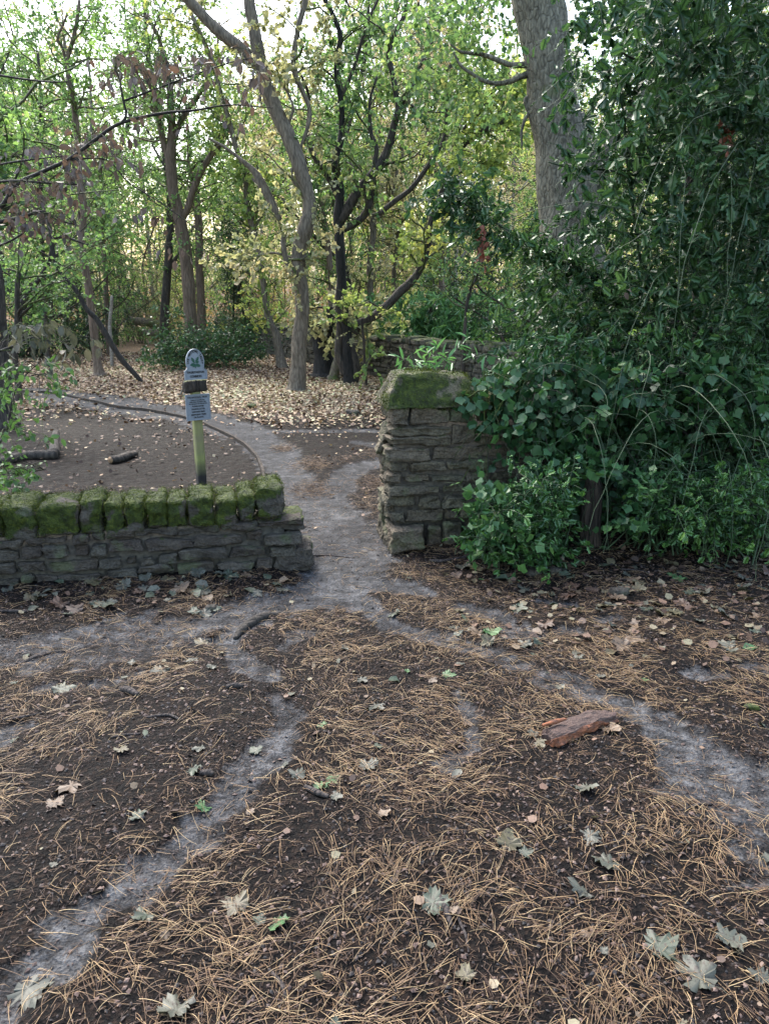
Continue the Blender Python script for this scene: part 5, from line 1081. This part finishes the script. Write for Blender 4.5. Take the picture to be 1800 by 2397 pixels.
# crumbs of bark and soil
n = 95000; y = 1.05+5.6*r.random(n)**1.15; x = r.uniform(-3.3, 3.3, n); k_ = in_view(x, y) & ok_ground(x, y); x, y = x[k_], y[k_]
k_ = r.random(len(x)) < (1-.72*pathmask(x, y))*np.clip(.75+.6*n2(x, y, .25, 2, 71), .15, 1); x, y = x[k_], y[k_]; n = len(x)
P = np.stack([x, y, hgt(x, y)+.002], -1); a = Acc(); sz = .006+.016*r.random(n)**3
TC = (np.array([[-.5, 0, 0], [0, .35, .1], [.5, .05, 0], [.05, -.35, .05], [0, 0, .24]]), [np.array([[0, 3, 4], [3, 2, 4], [2, 1, 4], [1, 0, 4]])])
scatter(a, TC, P, sz, r.normal(size=(n, 3))*[1, 1, .25], r.normal(size=(n, 3))*.5+[0, 0, 1], np.clip(r.random(n)**1.2, 0, 1)); tag(a.build('soil_crumbs', M['crumb'], smooth=False), kind='stuff')
# pale leaf carpet beyond the wall
n = 330000; y = 5.2+19*r.random(n)**.8; x = r.uniform(-15, 7, n); k_ = in_view(x, y, 2.5) & ok_ground(x, y) & (x < wallx(y)-.1); x, y = x[k_], y[k_]
d = sstep(9.0, 13.5, y+1.8*n2(x, y, 2.0, 3, 9))*(.95-.4*sstep(-1, -6, x)*sstep(16, 11, y))+.05+.05*(n2(x, y, 1.2, 2, 12) > .1); d = d*(1-.9*pathmask(x, y)); d = np.where((x < -5) & (y < 13), d*.7, d)
k_ = r.random(len(x)) < np.clip(d, 0, 1); x, y = x[k_], y[k_]; n = len(x); P = np.stack([x, y, hgt(x, y)+.012+.015*r.random(n)], -1); a = Acc()
col = np.clip(.36+.33*r.normal(size=n)+.35*n2(x, y, 2.5, 2, 14)+.12*sstep(-3, 3, x), 0, 1)
nrm_ = r.normal(size=(n, 3))*.45+[0, 0, 1]; ax_ = r.normal(size=(n, 3))*[1, 1, .2]
TQ2 = (np.array([[0, 0, 0], [.15, .38, .06], [.62, .42, .0], [1, 0, .08], [.6, -.42, .02], [.15, -.38, .08]]), [np.array([[0, 1, 2, 3], [0, 3, 4, 5]])])
scatter(a, TQ2, P, r.uniform(.018, .068, n)*np.where(y < 10, .7, 1), ax_, nrm_, col-.28*sstep(11, 8, y)); tag(a.build('leaf_litter', M['litter']), kind='stuff')
# small leaf scraps in the foreground and brown leaf litter under the holly
n = 3600; y = 1.1+4.3*r.random(n); x = r.uniform(-3, 3, n); w_ = np.where((x > .4) & (y > 3.3), 1, .17)*np.where((y > 3.6) & (x < -.5), 3, 1)*np.where((x > .6) & (y > 3.9), 1.0, .75)
k_ = in_view(x, y) & ok_ground(x, y) & (r.random(n) < w_*(1-.8*pathmask(x, y))); x, y = x[k_], y[k_]; n = len(x); P = np.stack([x, y, hgt(x, y)+.006+.01*r.random(n)], -1); a = Acc()
scatter(a, TQ2, P, r.uniform(.008, .034, n)*(1+.5*((x > .4) & (y > 3.3))), r.normal(size=(n, 3))*[1, 1, .2], r.normal(size=(n, 3))*.5+[0, 0, 1], np.clip(r.random(n)*.9, 0, 1)); tag(a.build('leaf_scraps', M['scrap']), kind='stuff')
# single fallen leaves
LK = [('fl_green', 'dull green'), ('fl_grey', 'grey green'), ('fl_tan', 'tan'), ('fl_yellow', 'dull yellow'), ('fl_brown', 'brown'), ('fl_bright', 'fresh green')]
LM = {}
def leafmesh(kind, v, mat):
    if (kind, v, mat) not in LM:
        q = np.random.default_rng(v*13+5); a = Acc()
        if kind == 'syc':
            V_, F_ = T_lobed('syc', v+20, .16)
            # petiole
            a.add(V_-[.36, 0, 0], F_, q.random()*.4+.3*V_[:, 0], 0)
            tubes(a, np.array([[[-.36, 0, .0], [-.5, .02*q.normal(), .01], [-.75, .10*q.normal(), .03]]]), .008, .006, 3)
        else:
            V_, F_ = T_oval(.30); V_ = V_+np.stack([0*V_[:, 0], .04*q.normal(size=len(V_)), .08*q.normal(size=len(V_))], -1); a.add(V_-[.5, 0, 0], F_, q.random(), 0)
        LM[(kind, v, mat)] = a.mesh('fallen_leaf', M[mat])
    return LM[(kind, v, mat)]
spots = []
# the larger leaves one can pick out, photo pixels: x, y, size (m), colour, kind, label detail
NAMED = [(1700, 1445, .13, 1, 'pale sycamore leaf standing up with pointed lobes, right of the middle patches'), (1230, 1512, .12, 1, 'curled grey green sycamore leaf beside the right branching trickle'), (925, 1432, .10, 0, 'light green leaf just in front of the gap'), (475, 1500, .10, 3, 'yellowish curled leaf on the edge of the left path'),
 (880, 1650, .12, 1, 'large grey green leaf in the middle of the needles'), (380, 1572, .11, 1, 'pale torn sycamore leaf left of the small trickle'), (140, 1612, .13, 0, 'mottled pale green leaf group near the left trickle'), (654, 2157, .085, 5, 'bright green leaf low in the left foreground'), (325, 1917, .07, 0, 'small mint green leaf left of the long trickle'),
 (1260, 1742, .10, 3, 'tan yellow leaf lying right behind the red bark log'), (1425, 1712, .10, 2, 'tan leaf touching the far end of the red bark log'), (1380, 1965, .10, 1, 'pale spotted leaf right of centre in the foreground'), (1425, 2030, .11, 1, 'pale torn maple leaf low right of centre'), (1365, 2090, .11, 1, 'pale leaf partly under needles in lower middle right'),
 (1540, 2220, .12, 0, 'grey green sycamore leaf low at the right'), (1640, 2290, .14, 1, 'big pale sycamore leaf near the lower right corner'), (1700, 2205, .11, 1, 'flat pale leaf at the right among needles'), (1010, 2120, .11, 0, 'dark grey green leaf beside the short dark twig'), (560, 2115, .11, 3, 'dull leaf with brown spots left of the bright green leaf'),
 (345, 2145, .09, 0, 'dark leaf by the lower left needle drift'), (415, 2365, .11, 1, 'pale leaf at the bottom edge left'), (65, 2305, .13, 1, 'pale sycamore leaf on the grey trickle at lower left'), (700, 1822, .09, 1, 'grey green leaf left of centre beside needles'), (755, 1845, .08, 5, 'greenish leaf pair with fresh green tip, left of centre'),
 (600, 1760, .07, 0, 'small mint leaf beside the long trickle'), (895, 1915, .06, 2, 'small tan leaf in the centre foreground'), (860, 1795, .10, 1, 'pale leaf in the centre above needles'), (1190, 1985, .10, 3, 'folded yellowish leaf right of the centre foreground'), (1370, 1850, .10, 1, 'flat pale grey leaf below the red bark log'),
 (170, 1850, .11, 2, 'pinkish tan leaf at the left foreground'), (130, 1893, .08, 2, 'smaller tan leaf below the pinkish one at left'), (1045, 1580, .08, 5, 'green leaf right of centre among fine needles'), (470, 1760, .07, 1, 'small round grey leaf at left'), (285, 1770, .07, 3, 'small yellow leaf at left centre'),
 (525, 1353, .13, 1, 'big pale leaf at the foot of the low wall'), (575, 1342, .11, 1, 'upright pale leaf by the low wall near its end'), (290, 1385, .14, 1, 'pale leaf heap leaf below the left wall'), (250, 1420, .11, 0, 'green leaf under the left wall among needles'), (240, 1372, .10, 2, 'orange tan leaf below the left wall')]
for i, (px, py, sz, ci, lb) in enumerate(NAMED):
    p = G(px, py); spots.append((p[0], p[1], sz*.80, ci, lb, 'syc'))
rr_ = np.random.default_rng(31); tries = 0
while len(spots) < 285 and tries < 30000:
    tries += 1; u = rr_.random()
    if u < .50: x, y = rr_.uniform(.35, 2.9), rr_.uniform(3.25, 4.75)
    elif u < .66: x, y = rr_.uniform(-2.2, -.55), rr_.uniform(3.75, 4.3)
    else: x, y = rr_.uniform(-2.4, 2.4), 1.15+3.3*rr_.random()
    if not in_view(x, y, .0) or not ok_ground(np.array(x), np.array(y)) or pathmask(x, y) > .6: continue
    if any((x-s[0])**2+(y-s[1])**2 < .045**2 for s in spots): continue
    ci = rr_.choice(6, p=[.15, .27, .27, .14, .13, .04]) if x > .3 and y > 3.2 else rr_.choice(6, p=[.28, .28, .15, .14, .10, .05])
    sz = rr_.uniform(.05, .108) if u < .66 else rr_.uniform(.025, .065)
    reg = 'under the holly beside the right wall' if (x > .35 and y > 3.9) else ('on the soil at the right of the path' if x > .35 and y > 3.1 else ('at the foot of the low wall' if y > 3.7 else ('on the needles in the left foreground' if x < -.3 else ('on the needles in the right foreground' if x > .5 else 'on the needles in the middle foreground'))))
    kd = 'syc' if rr_.random() < .7 else 'oval'
    sd_ = 'large' if sz > .085 else ('small' if sz < .055 else 'middling')
    spots.append((x, y, sz, int(ci), '%s %s %s %s' % (sd_, LK[int(ci)][1], 'lobed leaf' if kd == 'syc' else 'oval leaf', reg), kd))
for x, y, sz, ci, lb, kd in spots:
    z = float(hgt(x, y)); o = bpy.data.objects.new('fallen_leaf', leafmesh(kd, int(rr_.integers(0, 6)), LK[ci][0])); COL.objects.link(o)
    nn = gnormal(np.array([x]), np.array([y]))[0]+rr_.normal(size=3)*.13; o.rotation_mode = 'QUATERNION'
    o.rotation_quaternion = Vector(nn).to_track_quat('Z', 'Y') @ Matrix.Rotation(rr_.uniform(0, 6.28), 3, 'Z').to_quaternion()
    o.location = (x, y, z+.004+.005*rr_.random()); o.scale = (sz*.95,)*3; tag(o, lb, 'leaf', 'fallen leaves on the ground')
# ------------------------------------------------------------------ logs, roots, sticks and stones
def log(name, label, cat, pts, rad, mat, sink=.25, seed=0, sides=16, rough=.2, ridge=0., moss=0., child=None, flat_=1., h=None):
    P = np.array([G(*q[:2]) for q in pts]); R_ = np.interp(np.linspace(0, 1, len(P)), np.linspace(0, 1, len(rad)), rad)
    P[:, 2] = hgt(P[:, 0], P[:, 1])+R_*(1-sink*2)*flat_
    if h is not None: P[:, 2] += np.array(h)
    c = P.mean(0); a = Acc(); n = max(14, len(P)*9); C = crom(P, n); rr = np.interp(np.linspace(0, len(P)-1, n), np.arange(len(P)), R_)
    if flat_ == 1. and rad[0] > .008: rr[0] *= .9; rr[-1] *= .85
    tube(a, C, rr, sides, rough, seed, True, .5, moss, ridge)
    if child is None:
        o = a.build(name, mat, loc=c); return tag(o, label, cat)
    t = thing(name, label, cat, c); a.build('bark', mat, t)
    for e in child:
        i = 0 if e == 0 else -1; T_ = norm(C[0]-C[1]) if e == 0 else norm(C[-1]-C[-2]); b = Acc()
        tube(b, np.array([C[i]-T_*.01, C[i]+T_*.004]), rr[i]*.86, 14, .08, seed+3); b.build('cut_end', M['logend'], t)
    return t
# red bark log
P0, P1 = G(1282, 1742), G(1424, 1686); D_ = norm(P1-P0); L_ = np.linalg.norm(P1-P0); c_ = (P0+P1)/2; sd = np.cross([0, 0, 1.], D_)
t = thing('bark_log', 'short red brown pine log with split bark lying on needles in the right foreground', 'log', c_)
m, tt_, p_, out = nodes('split red pine log'); v_ = mapped(tt_, (30, 75, 60)); f1 = noise(tt_, 1, 5, v_, .65); 
red = mix(tt_, ramp(tt_, f1, [(.35, (0, 0, 0)), (.65, (1, 1, 1))]).outputs[0], (.06, .02, .009), (.27, .085, .028)); drk = mix(tt_, f1, (.018, .010, .008), (.075, .036, .024))
mk_ = ramp(tt_, mth(tt_, 'ADD', attr(tt_, 'msk'), mth(tt_, 'MULTIPLY', mth(tt_, 'SUBTRACT', f1, .5), .5)), [(.42, (0, 0, 0)), (.5, (1, 1, 1))]).outputs[0]
tt_.links.new(mix(tt_, mk_, red, drk), p_.inputs['Base Color']); p_.inputs['Roughness'].default_value = .7; bump(tt_, f1, p_, 1., .02); M['redlog'] = m
a = Acc(); n_, sid = 46, 26; u = np.linspace(0, 1, n_); th = np.linspace(0, 2*np.pi, sid, endpoint=False)
ctr = P0[None]*(1-u[:, None])+P1[None]*u[:, None]+sd*(.012*np.sin(u*3.0))[:, None]; gz = hgt(ctr[:, 0], ctr[:, 1]); rad_ = .040*(1-.25*u**3)*(1-.35*(u < .03))
ang = th[None]; q_ = np.stack([np.cos(ang)*2.2+0*u[:, None], np.sin(ang)*2.2+0*u[:, None], u[:, None]*3+0*ang], -1); q2 = np.stack([np.cos(ang)*6+0*u[:, None], np.sin(ang)*6+0*u[:, None], u[:, None]*9+0*ang], -1)
R2 = rad_[:, None]*(1+.16*fbm(q_, 3, 3)+.12*vnoise(q2, 8)); sq = 1/np.maximum(np.abs(np.cos(ang)), np.abs(np.sin(ang)))**.35
R2 = R2*sq; Vv = ctr[:, None]+sd[None, None]*(np.cos(ang)*R2*1.12)[..., None]+Zv[None, None]*(np.sin(ang)*R2*.86)[..., None]
Vv[..., 2] += (gz+.012-ctr[:, 2])[:, None]; Vv[0] -= D_*.02*np.abs(fbm(q_[0], 2, 5))[:, None]; Vv[-1] += D_*.05*fbm(q_[-1], 2, 6)[:, None]
mskv = .34+.70*np.sin(ang)+.40*np.cos(ang)+.25*fbm(q_, 2, 77)+.35*sstep(.62, .85, u)[:, None]*1.0
i = np.arange(n_-1)[:, None]*sid; j = np.arange(sid)[None]; kx = (j+1) % sid
a.add(Vv.reshape(-1, 3), [np.stack([i+j, i+kx, i+sid+kx, i+sid+j], -1).reshape(-1, 4), np.arange(sid)[None, ::-1], (np.arange(sid)+(n_-1)*sid)[None]], .5, np.clip(mskv, 0, 1).ravel())
a.build('bark', M['redlog'], t, smooth=False)
sl_ = Acc(); o1 = c_-sd*.0+D_*(-L_*.40)+[0, 0, .06]; draw_limb(sl_, np.array([o1-D_*.03+sd*.035, o1+D_*.03+sd*.03, o1+D_*.08+sd*.022]), np.array([.006, .010, .004]), 6, 3, 0, .3, .004); sl_.build('bark_splinter', M['redlog'], t)
log('surface_root', 'dark bent root arching out of the soil in front of the gap', 'root', [F(508, 1378), F(522, 1362), F(545, 1345), F(572, 1330), F(600, 1322), F(632, 1319)], [.012, .024, .028, .026, .018, .008], M['twig'], .3, 5)
log('surface_root', 'low worn root half buried in the sandy path at far left', 'root', [c5p for c5p in ((35, 1554), (80, 1535), (120, 1522), (165, 1515))], [.006, .014, .013, .005], M['stick'], .55, 6)
log('fallen_log', 'long dark mossy log with an upturned end lying left behind the low wall', 'log', [c3(-120, 930), c3(0, 912), c3(90, 888), c3(180, 880), c3(250, 880)], [.055, .05, .045, .05, .052], M['barkB'], .1, 7, moss=.05)
log('fallen_log', 'broken stub standing up at the right end of the long dark log', 'log', [c3(240, 878), c3(242, 860), c3(245, 835), c3(250, 812)], [.05, .048, .045, .036], M['barkB'], .0, 17, h=[0, .03, .07, .10])
log('fallen_log', 'short log with pale cut end lying in the middle behind the low wall', 'log', [c3(480, 893), c3(520, 884), c3(560, 868), c3(592, 858)], [.045, .042, .042, .03], M['barkB'], .1, 8, child=[0])
log('fallen_log', 'short dark log on brown leaves at the right below the holly seedlings', 'log', [c4(1238, 1192), c4(1290, 1203), c4(1345, 1225)], [.022, .026, .024], M['stick'], .1, 9)
STK = [([c3(40, 1045), c3(120, 1038), c3(200, 1028), c3(225, 1015)], .018, 'dark branch piece lying just behind the low wall at left'), ([F(-10, 1328), F(30, 1326), F(62, 1325)], .010, 'straight dark stick below the low wall at the left edge'),
 ([(345, 1689), (375, 1684), (400, 1686), (422, 1695)], .007, 'knobbly grey twig lying left of centre'), ([(530, 1617), (552, 1614), (570, 1612)], .014, 'short black piece of bark left of centre'), ([(158, 1712), (180, 1725), (192, 1738), (199, 1752)], .004, 'thin bent brown twig at left'),
 ([(1025, 2095), (1042, 2130), (1056, 2168)], .011, 'short dark round stick in the centre foreground'), ([(1063, 2120), (1074, 2158), (1090, 2190), (1097, 2228)], .005, 'thin grey lichen-spotted twig in the centre foreground'), ([(715, 1848), (740, 1862), (770, 1874)], .010, 'short brown stick near the greenish leaf pair'),
 ([(262, 1735), (290, 1728), (330, 1725)], .006, 'slim dark twig below the grey twig at left'), ([(470, 1818), (490, 1820), (500, 1823)], .012, 'short reddish stick beside the long trickle'), ([c4(195, 1308), c4(260, 1312), c4(320, 1300), c4(380, 1290)], .014, 'flat dark branch at the edge of the soil right of the gap'),
 ([(280, 1616), (300, 1622), (325, 1636)], .016, 'curved flake of dark bark left of centre'), ([c3(90, 855), c3(140, 845), c3(150, 842)], .012, 'thin stick behind the long dark log'), ([(1440, 1330), (1500, 1338), (1530, 1350)], .006, 'thin dark twig among leaves at right'), ([(700, 1300), (760, 1292), (830, 1296)], .007, 'thin dark root crossing the path in the gap'),
 ([(15, 1690), (60, 1680), (100, 1672)], .006, 'dark twig beside the grey patch at the left edge'), ([(630, 2270), (660, 2310), (670, 2340)], .006, 'dark twig in the lower left foreground'), ([(800, 1690), (830, 1684), (860, 1688)], .004, 'fine twig among centre needles'), ([(1590, 1900), (1640, 1880), (1680, 1878)], .005, 'fine twig at right near the wide grey patch')]
for i, (pt, rd, lb) in enumerate(STK): log('fallen_stick', lb, 'stick', pt, [rd*.7, rd, rd*.6], M['stick'], .2, 40+i, 8)
rg = np.random.default_rng(64)
for i, (px, py, s_, lb) in enumerate(((1447, 1392, .05, 'rounded dark stone half sunk in soil at right'), (1250, 1338, .05, 'flat dark stone below the ivy'), (1300, 1335, .045, 'dark stone beside the flat one below the ivy'), (493, 1423, .03, 'small angular brown stone on the left path edge'), (825, 967, .10, 'grey stone on the leaf litter left of the right wall'), (1760, 1650, .028, 'small mossy green lump near the right edge'), (590, 955, .09, 'dark mossy lump on the leaf litter behind the path'))):
    p = G(px, py); p[2] = float(hgt(p[0], p[1])); a = Acc(); stone(a, p+[0, 0, s_*.25], X_, Y_, Zv, s_, s_*.8, s_*.45, rg, 7, .02, .3, s_*.25, .6 if 'mossy' in lb else -.4, .2, a=.3)
    tag(a.build('ground_stone', M['stone'], loc=p), lb, 'stone')
# dug-up pale roots behind the post
p = AT(432, 940, 13.2); p[2] = float(hgt(p[0], p[1])); q = np.random.default_rng(4); sp_ = spray(np.tile(p, (14, 1))+q.normal(size=(14, 3))*[.12, .08, .02], q.normal(size=(14, 3))*[1, .4, .9]+[0, 0, .6], .35, 6, q, .35, .35); a = Acc(); tubes(a, sp_, .02, .008, 5)
tag(a.build('exposed_roots', M['birch'], loc=p), 'small tangle of pale exposed roots left of the notice post', 'roots')

# labels that still coincide are told apart by their order in the picture
dup_ = {}
for o in COL.objects:
    if o.get('category') and o.get('label'): dup_.setdefault(o['label'], []).append(o)
ORD = ['leftmost', 'second from left', 'third from left', 'fourth from left', 'fifth from left', 'sixth from left', 'seventh from left', 'eighth from left', 'ninth from left', 'tenth from left']
for lb, L in dup_.items():
    if len(L) < 2 or len(L) > 10: continue
    L.sort(key=lambda o: o.location[0]/max(o.location[1], .1))
    for i, o in enumerate(L):
        w = ('rightmost' if i == len(L)-1 else ORD[i]); nl = lb+', '+w
        if len(nl.split()) > 16: nl = nl.replace(' the ', ' ').replace(' with ', ', ')
        if len(nl.split()) > 16: nl = nl.replace('on needles in', 'in').replace('on the needles in', 'in').replace(' with rusty', ', rusty').replace('under the holly ', 'under holly ').replace('many-stemmed ', '').replace(' of the wood', '')
        if len(nl.split()) > 16: nl = nl.replace('beside the right wall', 'by the wall').replace(' the wood,', ' wood,').replace('slender ', '').replace('second row', 'row two').replace('close behind clearing', 'at clearing')
        o['label'] = ' '.join(nl.split()[:16]) if len(nl.split()) > 16 else nl
for o in COL.objects:
    if o.get('label') and len(o['label'].split()) > 16:
        for a_, b_ in ((' with ', ', '), (' crown', ''), (' leaves', ''), ('branching ', ''), (' the ', ' ')):
            if len(o['label'].split()) > 16: o['label'] = o['label'].replace(a_, b_)
